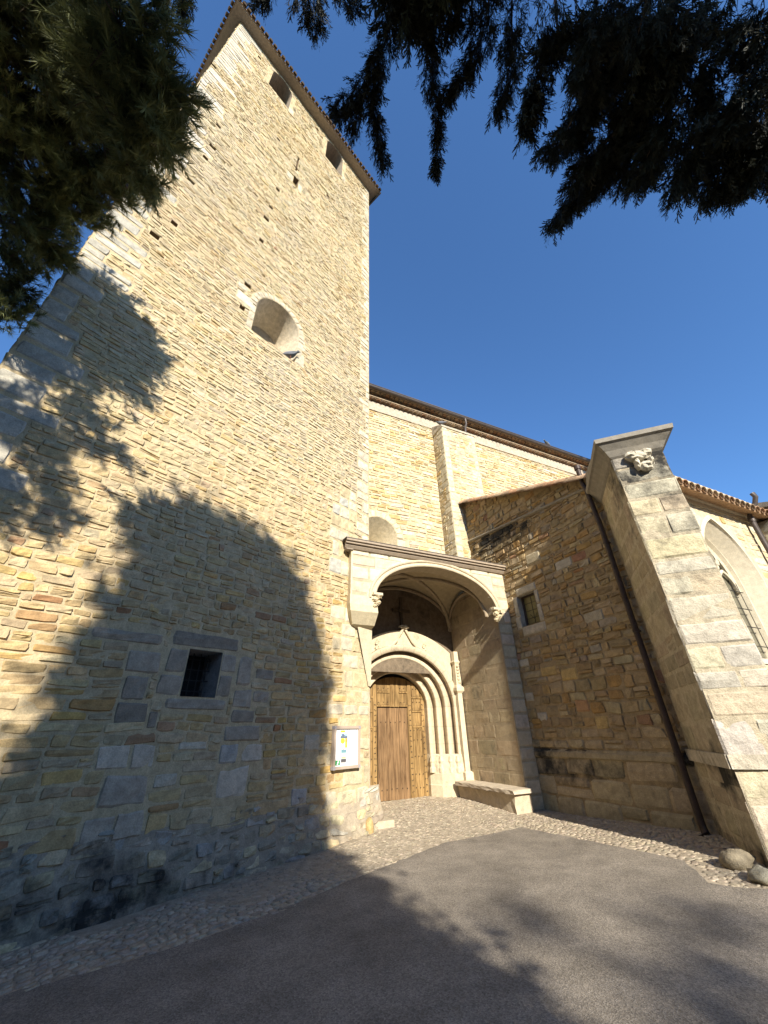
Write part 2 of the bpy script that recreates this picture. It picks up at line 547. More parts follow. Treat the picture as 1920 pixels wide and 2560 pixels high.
def cobbles(name, O, head, u0, u1, n0, n1, hs, ls, pal, prot, keep):
    f2 = Frame(O, head)
    def fr(P):
        P = np.asarray(P, float); sh = P.shape; P = P.reshape(-1, 3)
        W = f2.O + P[:, :1] * f2.u + P[:, 1:2] * f2.n
        W[:, 2] = gz0(W[:, 0], W[:, 1]) - 0.010 + P[:, 2]
        return W.reshape(sh)
    r = course(lambda v: [(u0, u1)], n0, n1, lambda v: random.uniform(*hs), lambda v: random.uniform(*ls), gap=0.008, split=0.05)
    q = rq(r); c = cen(q)
    w = fr(np.concatenate([c, np.zeros((len(c), 1))], 1))
    k = keep(w[:, 0], w[:, 1])
    q = q[k]
    mb = MB()
    cc = pick(pal, [4, 3, 2, 1][:len(pal)], len(q), 0.12)
    emit(mb, fr, q, cc, prot=prot, rough=0.003, rnd=0.55, jit=0.12, tilt=0.004,
         warp=lambda a, b: 0.05 * np.sin(a * 2.1 + 1) + 0.03 * np.sin(a * 5.3))
    o = mb.build(name, M['cobble'], smooth=True)
    return tag(o, kind='structure')
CP = [(.46, .385, .29), (.43, .365, .28), (.49, .415, .32), (.37, .31, .24)]
xt = lambda x, y: (x - TR[0]) * FT.u[0] + (y - TR[1]) * FT.u[1]
nt_ = lambda x, y: (x - TR[0]) * FT.n[0] + (y - TR[1]) * FT.n[1]
pu = lambda x, y: (x - PP[0]) * Av[0] + (y - PP[1]) * Av[1]
pD = lambda x, y: (x - PP[0]) * Bv[0] + (y - PP[1]) * Bv[1]
cobbles('cobbled_strip', TR, TH, -13, 1.5, -0.3, 2.2, (.07, .11), (.08, .15), CP, (.006, .020),
        lambda x, y: (~inside_asphalt(x, y)) & (nt_(x, y) > 0.05) & (pD(x, y) < -1.62 + 0.25 * np.sin(pu(x, y) * 4)) & (pu(x, y) < -1.2))
cobbles('cobbled_apron', PP, A0, -7.4, 2.6, -3.6, 9.0, (.045, .08), (.055, .13), CP, (.001, .007),
        lambda x, y: (~inside_asphalt(x, y)) & ((nt_(x, y) > 0.05) | (pu(x, y) > -4.7)) & (pD(x, y) > -1.66 + 0.25 * np.sin(pu(x, y) * 4)) & (pD(x, y) < 2.9) & (pu(x, y) < 0.1))
cobbles('cobbled_verge', PP, A0 + 90, 0.2, 9.0, 0.0, 2.6, (.06, .10), (.07, .15), CP, (.002, .012),
        lambda x, y: (~inside_asphalt(x, y)) & (pD(x, y) < -0.25) & (pu(x, y) < 0.0) & (pu(x, y) > -2.0))
cobbles('cobbled_corner', PP, A0, -2.0, 5.5, 4.2, 6.6, (.10, .2), (.12, .28), CP, (.004, .016),
        lambda x, y: (~inside_asphalt(x, y)) & (pu(x, y) >= 0.0))

# ------------------------------------------------------------------ bell tower
tower = thing('bell_tower', 'tall square bell tower of yellow rubble stone rising above the tree shadow', 'tower', TR - 0.5 * TW * FT.u)
mb = MB()
lw = (-4.18, -3.62, 2.14, 2.83)                    # low barred window
bwc, bwh, bwv, bws, bwr = -3.72, 0.70, 10.68, 11.78, 0.72      # big arched niche
bel = [(-5.57, 0.50, 25.1, 26.75, 0.42), (-2.45, 0.52, 25.1, 26.85, 0.42)]
slitw = [(-4.20, -3.98, 19.72, 20.32)]
cross_slit = [(-4.21, -4.14, 20.75, 22.0), (-4.32, -4.05, 21.0, 21.09)]
put = [(-7.70, 21.39), (-6.70, 26.36), (-6.85, 18.16), (-6.75, 16.77), (-6.78, 15.9), (-5.09, 21.59), (-6.83, 14.31), (-4.65, 18.2), (-4.72, 16.75), (-4.77, 15.91), (-1.47, 21.76), (-2.59, 21.76), (-3.62, 26.74), (-0.42, 26.9), (-6.74, 12.19), (-4.78, 12.2), (-4.77, 11.19), (-4.74, 14.6), (-6.95, 11.3)]
puts = []
for k, (u, v) in enumerate(put):
    s = (0.07 if k % 3 else 0.095); s2 = 0.085 if k % 2 else 0.07
    puts.append((u - s, u + s, v - s2, v + s2))
holes = [lw, (bwc - bwh, bwc + bwh, bwv, bws + bwr)] + [(c - h, c + h, a, s + r) for c, h, a, s, r in bel] + slitw + cross_slit + puts
def t_stain(u, v):
    s = 0.36 * np.exp(-np.maximum(v - 0.1, 0) / 0.32) * (0.28 + 1.1 * vnoise(u * 0.9 + 3, v * 1.5, 5)) * np.clip((-u - .5) / 1.0, .25, 1)
    s = s + 0.15 * np.exp(-((u + 3.9) / 0.7) ** 2 - ((v - 3.0) / 0.35) ** 2)
    s = s + np.where(v > 14, 0.05 * vnoise(u * 1.5, v * 0.25, 9), 0)
    s = s + 0.10 * np.clip((-u - 7.0) / 0.7, 0, 1) * np.clip((v - 4) / 4, 0, 1) * vnoise(u * 2, v * 0.6, 3)
    return s
mortar(mb, FT, -TW, 0, -0.4, TZ, MORT, holes, 0.35, stain=t_stain, w=-.008)
TWARP = lambda a, b: (0.020 * np.sin(a * 1.1 + b * 0.35) + 0.008 * np.sin(a * 3.3 + b * 1.7) + 0.006 * np.sin(a * 7.1 + 2 * b))
# dressed blocks: quoins on both corners, patches, surrounds
blocks = []                                        # (u0,u1,v0,v1,colour)
v = 0.30
while v < 4.85:                                     # dressed stones toward the right corner, low down
    h = random.uniform(.20, .40); h = min(h, 4.9 - v)
    x = -random.uniform(.45, 1.35)
    while x < -.02:
        l = min(random.uniform(.22, .60), -x)
        if -x - l < .15: l = -x
        if random.random() > .12: blocks.append((x, x + l, v, v + h, random.choice([PALE, CREAM, (.60, .53, .40), (.57, .49, .34)])))
        x += l
    v += h
v = -0.25
while v < TZ - 0.1:
    h = random.uniform(0.24, 0.42) if v < 9 else random.uniform(0.16, 0.34)
    h = min(h, TZ - v)
    l = random.choice([0.28, 0.5, 0.62]) if v < 9 else random.choice([0.16, 0.30, 0.46])
    blocks.append((-l, 0.0, v, v + h, PALE if v > 3 else CREAM))
    if v > 1.0:
        l2 = random.choice([0.35, 0.6, 0.9]) if v < 13 else random.choice([0.25, 0.45, 0.75])
        if v > 16: l2 *= random.uniform(0.8, 1.5)
        blocks.append((-TW, -TW + l2, v, v + h, (.50, .47, .40) if v < 14 else (.60, .55, .46)))
    v += h
for (vv0, vv1, ua, ub) in ((4.9, 5.35, -1.38, -.62), (5.35, 5.8, -1.30, -.55), (5.8, 6.15, -1.42, -.55), (6.15, 6.5, -1.40, -.6), (6.5, 6.85, -1.36, -.5), (6.85, 7.15, -1.15, -.5), (7.15, 7.5, -1.12, -.55), (3.9, 4.3, -1.25, -.9), (3.0, 3.45, -1.1, -.6), (2.35, 2.8, -1.15, -.65), (1.95, 2.35, -0.95, -.4), (3.4, 3.9, -0.75, -.3)):
    x = ua
    while x < ub - 0.1:
        l = min(random.uniform(.22, .5), ub - x)
        if ub - x - l < 0.15: l = ub - x
        blocks.append((x, x + l, vv0, vv1, random.choice([PALE, (.56, .54, .47), CREAM])))
        x += l
GR = (.44, .375, .29); WH = (.67, .58, .455); DG = (.34, .29, .225)
blocks += [(-4.55, -4.19, 2.12, 2.45, GR), (-4.50, -4.19, 2.45, 2.83, DG), (-3.61, -3.36, 2.14, 2.50, DG), (-3.61, -3.34, 2.50, 2.83, GR),
           (-4.52, -3.30, 2.84, 3.10, DG), (-4.40, -3.38, 1.95, 2.13, GR),
           (-5.00, -4.66, 2.05, 2.4, DG), (-5.05, -4.56, 2.4, 2.75, GR), (-5.0, -4.56, 1.75, 2.05, DG), (-5.6, -4.6, 2.8, 2.98, GR), (-4.55, -4.42, 1.7, 1.95, DG),
           (-3.30, -3.02, 2.30, 2.86, GR), (-3.30, -2.95, 1.98, 2.30, GR), (-3.30, -2.85, 1.76, 1.98, DG), (-2.95, -2.6, 2.08, 2.3, GR), (-2.95, -2.55, 2.45, 2.66, DG),
           (-5.06, -4.66, 1.22, 1.55, WH), (-4.65, -4.32, 1.22, 1.55, WH), (-4.90, -4.32, 0.80, 1.21, (.53, .455, .36)), (-5.0, -4.64, 0.48, 0.79, (.53, .455, .36)), (-4.63, -4.28, 0.48, 0.79, (.47, .405, .32)), (-4.75, -4.25, 0.24, 0.47, GR),
           (-3.37, -2.82, 0.73, 1.19, WH), (-3.02, -2.60, 1.21, 1.49, WH), (-3.38, -3.05, 1.20, 1.50, (.5, .48, .43)), (-3.38, -2.70, 1.51, 1.75, GR), (-3.37, -3.0, 0.42, 0.72, CREAM),
           (-4.06, -3.60, 1.42, 1.55, PALE), (-4.28, -3.95, 0.98, 1.18, PALE), (-1.75, -1.38, 1.3, 1.62, PALE), (-2.3, -1.95, 0.25, 0.5, PALE), (-1.95, -1.6, .52, .8, (.5, .48, .45))]
blocks += [(-5.0, -4.52, 11.4, 11.8, WH), (-5.05, -4.75, 11.85, 12.1, PALE), (-2.93, -2.75, 10.75, 11.2, WH)]
for c, h, a, s, r in bel:
    blocks += [(c - h - .2, c - h - .01, a, a + .5, CREAM), (c + h + .01, c + h + .26, a - .2, a + .4, PALE), (c - h - .25, c - h - .01, a + .9, s, CREAM), (c + h + .01, c + h + .2, a + .8, s, CREAM)]
blocks += [(-4.5, -4.22, 19.7, 20.2, PALE), (-3.96, -3.80, 19.6, 20.2, PALE)]
B = []
for b in blocks:
    if any(b is not o_ and b[0] < o_[1] - .01 and b[1] > o_[0] + .01 and b[2] < o_[3] - .01 and b[3] > o_[2] + .01 for o_ in B): continue
    if any(b[0] < h[1] - .005 and b[1] > h[0] + .005 and b[2] < h[3] - .005 and b[3] > h[2] + .005 for h in holes): continue
    B.append(b)
blk = np.array([b[:4] for b in B]); blc = np.array([b[4] for b in B])
qb = rq(blk + np.array([.005, -.005, .005, -.005]))
cb = np.concatenate([blc * rng.uniform(.88, 1.08, (len(B), 1)), t_stain(cen(qb)[:, 0], cen(qb)[:, 1])[:, None]], 1)
emit(mb, FT, qb, cb, prot=(.002, .016), rough=.005, rnd=.2, jit=.06, tilt=.005, base=-.024)
def ring_avoid(c, h, vb, vs, r, th):
    def f(a, b):
        vm = (a + b) / 2
        if vm < vb - 0.02 or vm > vs + r + th: return []
        if vm < vs: return [(c - h - th * .7, c + h + th * .7)]
        k = (vm - vs) / (r + th)
        w = (h + th) * math.sqrt(max(0, 1 - k * k))
        return [(c - w, c + w)]
    return f
avoid = [tuple(h) for h in holes if h[1] - h[0] < 0.7] + [tuple(b[:4]) for b in B] + [ring_avoid(bwc, bwh, bwv, bws, bwr, .22)] + [ring_avoid(c, h, a, s, r, .2) for c, h, a, s, r in bel]
def th_(v):
    if v < 0.7: return random.uniform(.15, .26)
    if v < 2.2: return random.uniform(.10, .19)
    if v < 5: return random.uniform(.09, .155)
    k = float(vnoise(v * .45, 3.3, 8))
    return random.uniform(.06, .12) + (.06 * random.random() if k > .6 else 0)
def tl_(v):
    if v < 0.7: return random.uniform(.22, .6)
    if v < 3: return random.uniform(.18, .52)
    return random.choice([random.uniform(.10, .28), random.uniform(.14, .42)])
r = course(lambda v: [(-TW, 0)], -0.3, TZ, th_, tl_, avoid, gap=.010, split=.08)
q = rq(r); c = cen(q)
hi = np.clip((c[:, 1] - 3) / 5, 0, 1)[:, None]
lo_c = pick([(.56, .45, .28), (.47, .375, .235), OCHRE, (.45, .40, .32), RED, (.60, .52, .38)], [4, 4, 1.5, 1.6, .5, 1.5], len(q), .12)
hi_c = pick([(.60, .485, .30), (.62, .53, .37), (.56, .42, .215), (.53, .46, .33), RED], [7, 3.2, 1.8, 1.6, .03], len(q), .08)
lo_c[:, :3] *= np.array([1.06, .98, .82])
cc = lo_c * (1 - hi) + hi_c * hi
big = fbm(c[:, 0] * .45, c[:, 1] * .3, 2)[:, None]
yel = np.array([.60, .43, .19]) * rng.uniform(.9, 1.1, (len(q), 1))
gq = np.clip((fbm(c[:, 0] * .6 + 7, c[:, 1] * .22 + 3, 21)[:, None] - .46) * 3, 0, .6) * rng.uniform(.3, 1.1, (len(q), 1)); cc[:, :3] = cc[:, :3] * (1 - gq) + np.array([.50, .44, .34]) * gq
ky = np.clip((big - .5) * 1.6, 0, .45) * rng.uniform(0.2, 1.2, (len(q), 1)); cc[:, :3] = cc[:, :3] * (1 - ky) + yel * ky
cc[:, 3] = t_stain(c[:, 0], c[:, 1])
emit(mb, FT, q, cc, prot=(-.004, .018), rough=.005, rnd=.30, jit=.14, tilt=.006, warp=TWARP, base=-.024)
# arched rings
ASH = np.array([.57, .50, .38])
voussoirs(mb, FT, bwc, bwh, bws, bwr, .20, 13, ASH, leg=bwv, prot=(.008, .016), rough=.003, rnd=.05, jit=.02, tilt=.002)
for c_, h_, a_, s_, r_ in bel:
    voussoirs(mb, FT, c_, h_, s_, r_, .18, 11, np.array([.58, .49, .35]), prot=(.006, .014), rough=.004, rnd=.1, jit=.03, tilt=.003)
CI = (.62, .54, .41, 0.02)
# big niche, deep and splayed
ap = arch_pts(bwc, bwh, bws, bwr, 24); spandrel(mb, FT, ap, bws + bwr, (*MORT, 0))
ip = arch_pts(bwc, 0.52, bws - .1, .50, 24)
outer = ap + [(bwc + bwh, bwv), (bwc - bwh, bwv)]; inner = ip + [(bwc + .52, bwv + .12), (bwc - .52, bwv + .12)]
opening(mb, FT, outer, inner, .85, CI, (.44, .36, .25, .08))
nr = FT([(bwc + bwh - .01, bwv, 0)])
for c_, h_, a_, s_, r_ in bel:
    ap = arch_pts(c_, h_, s_, r_, 16); spandrel(mb, FT, ap, s_ + r_, (*MORT, 0))
    outer = ap + [(c_ + h_, a_), (c_ - h_, a_)]
    opening(mb, FT, outer, outer, .8, (.36, .30, .24, 0), (.07, .06, .05, 0))  # reveals and back toned dark, the shade inside put into the colour
rect = lambda h: [(h[0], h[2]), (h[0], h[3]), (h[1], h[3]), (h[1], h[2])]
opening(mb, FT, rect(lw), [(lw[0] + .02, lw[2] + .01), (lw[0] + .02, lw[3] - .02), (lw[1] - .05, lw[3] - .02), (lw[1] - .05, lw[2] + .01)], .5, (.30, .29, .28, 0), (.02, .02, .02, 0))
for h_ in puts + slitw + cross_slit:
    opening(mb, FT, rect(h_), rect(h_), .28, (.30, .22, .14, 0), (.10, .07, .05, 0))
mb.build('front_wall', M['rubble'], tower)
# bulging footing at the foot of the tower
mb = MB()
def foot(P):
    P = np.asarray(P, float); sh = P.shape; P = P.reshape(-1, 3).copy()
    k = np.clip((0.62 - P[:, 1]) / 0.85, 0, 1); k = k * k * (3 - 2 * k)
    P[:, 2] += -0.02 + 0.19 * k * (0.75 + 0.5 * vnoise(P[:, 0] * 1.3, P[:, 1] * 0, 4))
    return FT(P).reshape(sh)
mortar(mb, foot, -TW - .1, .32, -0.5, 0.66, (.40, .34, .26), (), .2, stain=lambda u, v: .04 + t_stain(u, v))
r = course(lambda v: [(-TW - .1, .32)], -.45, .64, lambda v: random.uniform(.10, .20), lambda v: random.uniform(.14, .46), gap=.014, split=.15)
q = rq(r); c = cen(q)
cc = pick([(.46, .39, .28), GREY, (.36, .31, .24), CREAM], [4, 2, 2, 2], len(q), .15)
cc[:, 3] = .08 + .9 * t_stain(c[:, 0], c[:, 1]) - .25 * np.clip((c[:, 0] + 1.2) / .6, 0, 1)
emit(mb, foot, q, cc, prot=(-.004, .04), rough=.010, rnd=.5, jit=.13, tilt=.012, warp=lambda a, b: .03 * np.sin(a * 2.3))
mb.build('footing', M['rubble'], tower)
# other sides
mb = MB()
FS = Frame(TR - TW * FT.n, TH - 90 + 180)           # right flank
fr_ = Frame(TR, TH + 270)                           # right side, u runs away from the front
fl_ = Frame(TR - TW * FT.u - TW * FT.n, TH + 90)
fb_ = Frame(TR - TW * FT.n, TH + 180)
for f_, us in ((fr_, (0, TW)), (fl_, (0, TW)), (fb_, (0, TW))):
    sgn = 1
    f2 = f_
    if f_ is fr_:
        f2 = Frame(TR, TH - 90); f2.n = FT.u
    mortar(mb, f2, 0.0, TW, -.4, TZ, CREAM, (), 1.2)
    r = course(lambda v: [(0, TW)], -.3, TZ, lambda v: random.uniform(.2, .34), lambda v: random.uniform(.4, .9), gap=.02, split=.0)
    q = rq(r); emit(mb, f2, q, pick([CREAM, PALE, OCHRE, GREY], [5, 3, 2, 2], len(q)), prot=(.003, .02), rough=.006, rnd=.3, jit=.08)
mb.build('side_wall', M['rubble'], tower)
# roof: boarded eaves, gutter board, tile edge, low pyramid
def ring_rect(off, z): return [FT((-TW - off, z, off))[0] if False else FT([(-TW - off, z, off)])[0], FT([(off, z, off)])[0], FT([(off, z, -TW - off)])[0], FT([(-TW - off, z, -TW - off)])[0]]
mb = MB(); loft(mb, I3, [ring_rect(-.03, TZ), ring_rect(.40, TZ + .02), ring_rect(.40, TZ + .07)], (.5, .45, .4, 0), closed=True)
mb.build('eaves_soffit', M['soffit'], tower)
mb = MB(); loft(mb, I3, [ring_rect(.40, TZ + .071), ring_rect(.44, TZ + .075), ring_rect(.44, TZ + .13), ring_rect(-TW / 2 + .02, TZ + 2.2)], (.42, .30, .2, .1), closed=True)
for side in range(4):
    a, b = ring_rect(.46, TZ + .12)[side], ring_rect(.46, TZ + .12)[(side + 1) % 4]
    n_ = int(np.linalg.norm(b - a) / .21)
    cdir = (TR - .5 * TW * FT.u - .5 * TW * FT.n + np.array([0, 0, TZ + 2.2]))
    for k in range(n_):
        p = a + (b - a) * (k + .5) / n_
        d = (cdir - (a + b) / 2); d /= np.linalg.norm(d)
        e = (b - a) / np.linalg.norm(b - a); up_ = np.cross(e, d)
        if up_[2] < 0: up_ = -up_
        tone = random.uniform(.6, 1.1); rg = []
        for s_ in (-.07, .45):
            rg.append([p + d * s_ + e * .085 * math.cos(t) + up_ * (.07 * math.sin(t) + .0) for t in np.linspace(0, math.pi, 6)])
        loft(mb, I3, rg, (.42 * tone, .31 * tone, .21 * tone, .15))
        fan(mb, I3, rg[0], (.12, .09, .07, 0))
mb.build('roof', M['terracotta'], tower)
mb = MB()
a = FT([(.40, TZ - .02, .40)])[0]; b = FT([(.40, TZ - .02, -TW - .4)])[0]
f2 = Frame(TR, TH - 90); f2.n = FT.u
mb.box(f2, -.46, TW + .4, TZ - .16, TZ + .06, .405, .46, (.1, .08, .07, 0))
mb.build('gutter', M['zinc'], tower)
# bars of the low window
gr = MB()
for k in range(4):
    u = lw[0] + .09 + k * .125; tube(gr, FT([(u, lw[2], -.3), (u, lw[3], -.3)]), .009, 6)
for k in range(4):
    v = lw[2] + .1 + k * .16; tube(gr, FT([(lw[0] + .02, v, -.3), (lw[1] - .03, v, -.3)]), .008, 6)
gr.build('window_grille', M['iron'], tower)

# ------------------------------------------------------------------ nave
nave = thing('church_nave', 'long church nave of yellow coursed stone with tiled eaves, right behind the tower', 'church', P3(2, 4, 0))
FN = porch(2.0)
NZ = 12.75
mb = MB()
wc, wh, wv, wsv, wr_ = -3.12, .68, 6.9, 7.25, .66
nh = [(wc - wh, wc + wh, wv, wsv + wr_)]
n_st = lambda u, v: 0.05 * vnoise(u, v * .4, 2) + .10 * np.exp(-((v - 12.6) / .3) ** 2)
mortar(mb, FN, -8, 15, 5.95, NZ, (.60, .49, .31), nh, .5, stain=n_st, w=-.012)
NBU = (-.55, 1.05)
av = [(NBU[0], NBU[1], 0, 12.5), ring_avoid(wc, wh, wv, wsv, wr_, .24), (-3.05, -2.0, 6.86, 7.14)]
r = course(lambda v: [(-5.2, 15)], 5.95, NZ, lambda v: random.uniform(.11, .2) if v < 9.5 else random.uniform(.08, .17), lambda v: random.uniform(.18, .55), av, gap=.014, split=.15)
q = rq(r); c = cen(q)
cc = pick([(.62, .51, .31), PALE, OCHRE, (.56, .47, .33)], [6, 3, 2, 2], len(q), .09); cc[:, 3] = n_st(c[:, 0], c[:, 1])
emit(mb, FN, q, cc, prot=(.000, .022), rough=.005, rnd=.24, jit=.09, tilt=.005, warp=TWARP, base=-.03)
voussoirs(mb, FN, wc, wh, wsv, wr_, .24, 13, np.array([.62, .55, .40]), leg=wv, prot=(.008, .015), rough=.003, rnd=.04, jit=.02, tilt=.002)
ap = arch_pts(wc, wh, wsv, wr_, 20); spandrel(mb, FN, ap, wsv + wr_, (*MORT, 0))
ip = arch_pts(wc, .22, wsv - .25, .22, 20)
opening(mb, FN, ap + [(wc + wh, wv), (wc - wh, wv)], ip + [(wc + .22, wv - .2), (wc - .22, wv - .2)], .75, (.56, .48, .33, .03), (.25, .21, .16, .05))
# plain frieze under the eaves
mb.box(FN, -8, 15, NZ - .02, NZ + .42, -.3, .035, (.50, .43, .34, .10))
# core so that it is a solid building
mb.box(porch(2.35), -7.5, 14.9, 5.96, NZ + .8, -9, -.35, (.5, .42, .3, 0))
mb.build('wall', M['rubble'], nave)
# buttress with pale quoins
mb = MB()
FB = porch(1.33)
fbl = Frame(P3(NBU[0], 2.0, 0), A0 + 90)
def b_top(u): return 12.45 + 0 * u
bh = 12.4
for (f_, w_, nm) in ((FB, NBU, 'f'), (fbl, (0, .67), 'l')):
    mortar(mb, f_, w_[0], w_[1], 5.95, bh, (.56, .47, .31), (), .4, stain=lambda u, v: .04 + .14 * np.clip((v - 11.6) / .8, 0, 1))
    bl = []
    v = 5.95
    while v < bh - .05:
        h = min(random.uniform(.2, .34), bh - v)
        l = random.choice([.25, .45])
        if nm == 'f': bl.append((w_[0], w_[0] + l, v, v + h)); bl.append((w_[1] - random.choice([.2, .4]), w_[1], v, v + h))
        else: bl.append((w_[1] - (.65 - l), w_[1], v, v + h))
        v += h
    q2 = rq(np.array(bl) + np.array([.005, -.005, .005, -.005])); c2 = cen(q2)
    k2 = np.concatenate([np.tile((.62, .56, .42), (len(q2), 1)) * rng.uniform(.85, 1.08, (len(q2), 1)), (.03 + .1 * rng.random((len(q2), 1)))], 1)
    emit(mb, f_, q2, k2, prot=(.008, .016), rough=.003, rnd=.08, jit=.03, tilt=.003)
    r = course(lambda v: [w_], 5.95, bh, lambda v: random.uniform(.1, .2), lambda v: random.uniform(.15, .4), bl, gap=.014, split=.15)
    q = rq(r); emit(mb, f_, q, pick([(.58, .48, .30), PALE, OCHRE, GREY], [5, 3, 2, 1], len(q), .1), prot=(.003, .02), rough=.006, rnd=.3, jit=.09)
f_r = Frame(P3(NBU[1], 1.33, 0), A0 - 90)
mb.box(porch(2.0), NBU[0] + .02, NBU[1] - .02, 5.95, bh - .02, -.1, .65, (.55, .46, .3, 0))
mb.add(np.array([P3(NBU[0] - .03, 1.29, bh), P3(NBU[1] + .03, 1.29, bh), P3(NBU[1] + .03, 2.0, bh + .42), P3(NBU[0] - .03, 2.0, bh + .42),
                 P3(NBU[0] - .03, 1.29, bh - .09), P3(NBU[1] + .03, 1.29, bh - .09), P3(NBU[1] + .03, 2.0, bh - .09), P3(NBU[0] - .03, 2.0, bh - .09)]),
       [(0, 1, 2, 3), (4, 5, 1, 0), (5, 6, 2, 1), (7, 4, 0, 3), (7, 6, 5, 4)], None, (.50, .44, .34, .12))
mb.build('buttress', M['rubble'], nave)
def half_tile(mb, p, d, e, up_, r, L, colr, n=6, thick=.014, taper=.85, flip=False):
    """curved tile: axis d, width dir e"""
    rg = []
    sg = -1 if flip else 1
    for s_, k in ((0, 1.0), (L, taper)):
        rg.append([p + d * s_ + e * r * k * math.cos(t) + up_ * sg * r * k * .85 * math.sin(t) for t in np.linspace(0, math.pi, n)])
    inner = [[q_ - up_ * sg * thick for q_ in ring] for ring in rg]
    loft(mb, I3, rg, colr)
    loft(mb, I3, [rg[0], inner[0]], colr)
    loft(mb, I3, inner[::-1], tuple(np.array(colr[:3]) * .8) + (0,))
def tcol(lo=.75, hi=1.15, d=.08):
    base = random.choice([(.46, .27, .16), (.50, .33, .21), (.42, .30, .20), (.52, .39, .26)])
    k = random.uniform(lo, hi)
    return (base[0] * k, base[1] * k, base[2] * k, d * random.random())
Dn = -Bv; UP = np.array([0, 0, 1.0])
# genoise: two rows of half tiles under the gutter
mb = MB()
for row, (z, w) in enumerate(((NZ + .44, .16), (NZ + .66, .32))):
    for k in range(int(22 / .21)):
        u = -5.2 + k * .21 + row * .105
        half_tile(mb, P3(u, 2.0 - w - .02, z), Bv, Av, UP, .095, w + .1, tcol(.75, 1.05), n=7, thick=.02, taper=1.0)
    mb.box(FN, -8, 15, z + .085, z + .12, -.2, w + .05, (.46, .36, .25, .05))
    mb.box(FN, -8, 15, z - .02, z + .09, -.2, w - .22 + .08, (.40, .31, .22, .05))
mb.build('eaves_cornice', M['terracotta'], nave)
EZ = NZ + .80
mb = MB()
sl = np.array([*(Bv[:2] * math.cos(R(18))), math.sin(R(18))]); nup = np.cross(Av, sl)
if nup[2] < 0: nup = -nup
mb.add(np.array([P3(-8, 1.62, EZ), P3(15.3, 1.62, EZ), P3(15.3, 6.6, EZ + 1.6), P3(-8, 6.6, EZ + 1.6), P3(15.3, 11.5, EZ), P3(-8, 11.5, EZ)]), [(0, 1, 2, 3), (3, 2, 4, 5)], None, (.42, .29, .19, .05))
for k in range(int(23 / .23)):
    for j in range(3):
        half_tile(mb, P3(-8 + k * .23, 1.55, EZ + .02) + sl * j * .36 + nup * .012 * (j > 0), sl, Av, nup, .095, .42, tcol(.9, 1.35, .05))
mb.build('roof', M['terracotta'], nave)
mb = MB()
pr = [(.455 + .075 * math.cos(t), EZ - .015 + .085 * math.sin(t)) for t in np.linspace(math.pi, 2 * math.pi, 8)]
loft(mb, FN, [[(-8, v, w) for w, v in pr], [(15.3, v, w) for w, v in pr]], (.1, .08, .07, 0))
pr2 = [(.46 + .066 * math.cos(t), EZ - .012 + .075 * math.sin(t)) for t in np.linspace(math.pi, 2 * math.pi, 8)]
loft(mb, FN, [[(-8, v, w) for w, v in pr2], [(15.3, v, w) for w, v in pr2]], (.1, .08, .07, 0))
mb.box(FN, -8, 15.3, EZ - .01, EZ + .02, .525, .545, (.1, .08, .07, 0))
mb.build('gutter', M['zinc'], nave, smooth=True)
mb = MB(); tube(mb, [P3(.93, 1.53, EZ - .08), P3(.93, 1.53, EZ - .35), P3(.93, 1.62, EZ - .5), P3(.93, 1.7, bh + .15)], .05, 10)
mb.build('gutter_outlet', M['zinc'], nave, smooth=True)

# ------------------------------------------------------------------ porch
prc = thing('entrance_porch', 'pale ashlar entrance porch with wide arch and corbelled left side, beside the tower', 'porch', P3(-2.3, 0, 0))
PA = (.62, .54, .39); PAL = [(.64, .56, .41), (.60, .52, .38), (.66, .60, .47), (.57, .50, .38)]
ac, ah, avs, ar = -2.30, 1.84, 4.42, 1.05             # front arch
PZ = 5.66
PF = porch(0)
mb = MB()
top_c = PZ
hole = [(ac - ah, ac + ah, 0, avs + ar)]
# front: spandrel wall + right pier
mortar(mb, PF, -4.78, 0, avs - .05, PZ, (.46, .39, .27), [(ac - ah, ac + ah, 0, avs + ar)], .4, w=-.006)
mortar(mb, PF, -.46, 0, -.1, avs - .05, (.46, .39, .27), (), .4, w=-.006, stain=lambda u, v: .12 * np.exp(-np.maximum(v, 0) / .4))
ap = arch_pts(ac, ah, avs, ar, 36); spandrel(mb, PF, ap, avs + ar, (*PA, 0))
def arch_avoid(a, b):
    k = (b - avs) / (ar + .24)
    if k <= 0: return [(ac - ah - .18, ac + ah + .18)]
    if k >= 1: return []
    w = (ah + .22) * math.sqrt(1 - k * k)
    return [(ac - w, ac + w)]
r = course(lambda v: [(-4.78, 0)] if v > avs - .05 else [(-.46, 0)], 0.0, PZ, lambda v: random.choice([.27, .30, .33, .36]), lambda v: random.uniform(.4, .75), [lambda a, b: arch_avoid(a, b) if b > avs - .02 else []], gap=.012, split=0)
q = rq(r); c = cen(q); cc = pick(PAL, [3, 3, 2, 2], len(q), .09); cc[:, 3] = .10 * np.exp(-np.maximum(c[:, 1], 0) / .4)
cc[:, 3] += .16 * rng.random(len(q)) ** 2
emit(mb, PF, q, cc, prot=(.004, .012), rough=.003, rnd=.05, jit=.02, tilt=.002, base=-.02)
# fill between the arch and the stepped courses
voussoirs(mb, PF, ac, ah + .015, avs, ar + .015, .22, 19, np.array([.63, .55, .41]), prot=(.006, .010), rough=.0015, rnd=0.0, jit=.01, tilt=.001)
# left return to the tower face
fl = Frame(P3(-4.78, 0.0, 0), A0 - 90); fl.u = Bv; fl.n = -Av
mb.box(PF, -4.78, -4.74, avs - .12, PZ, -.9, -.003, (*PA, 0))
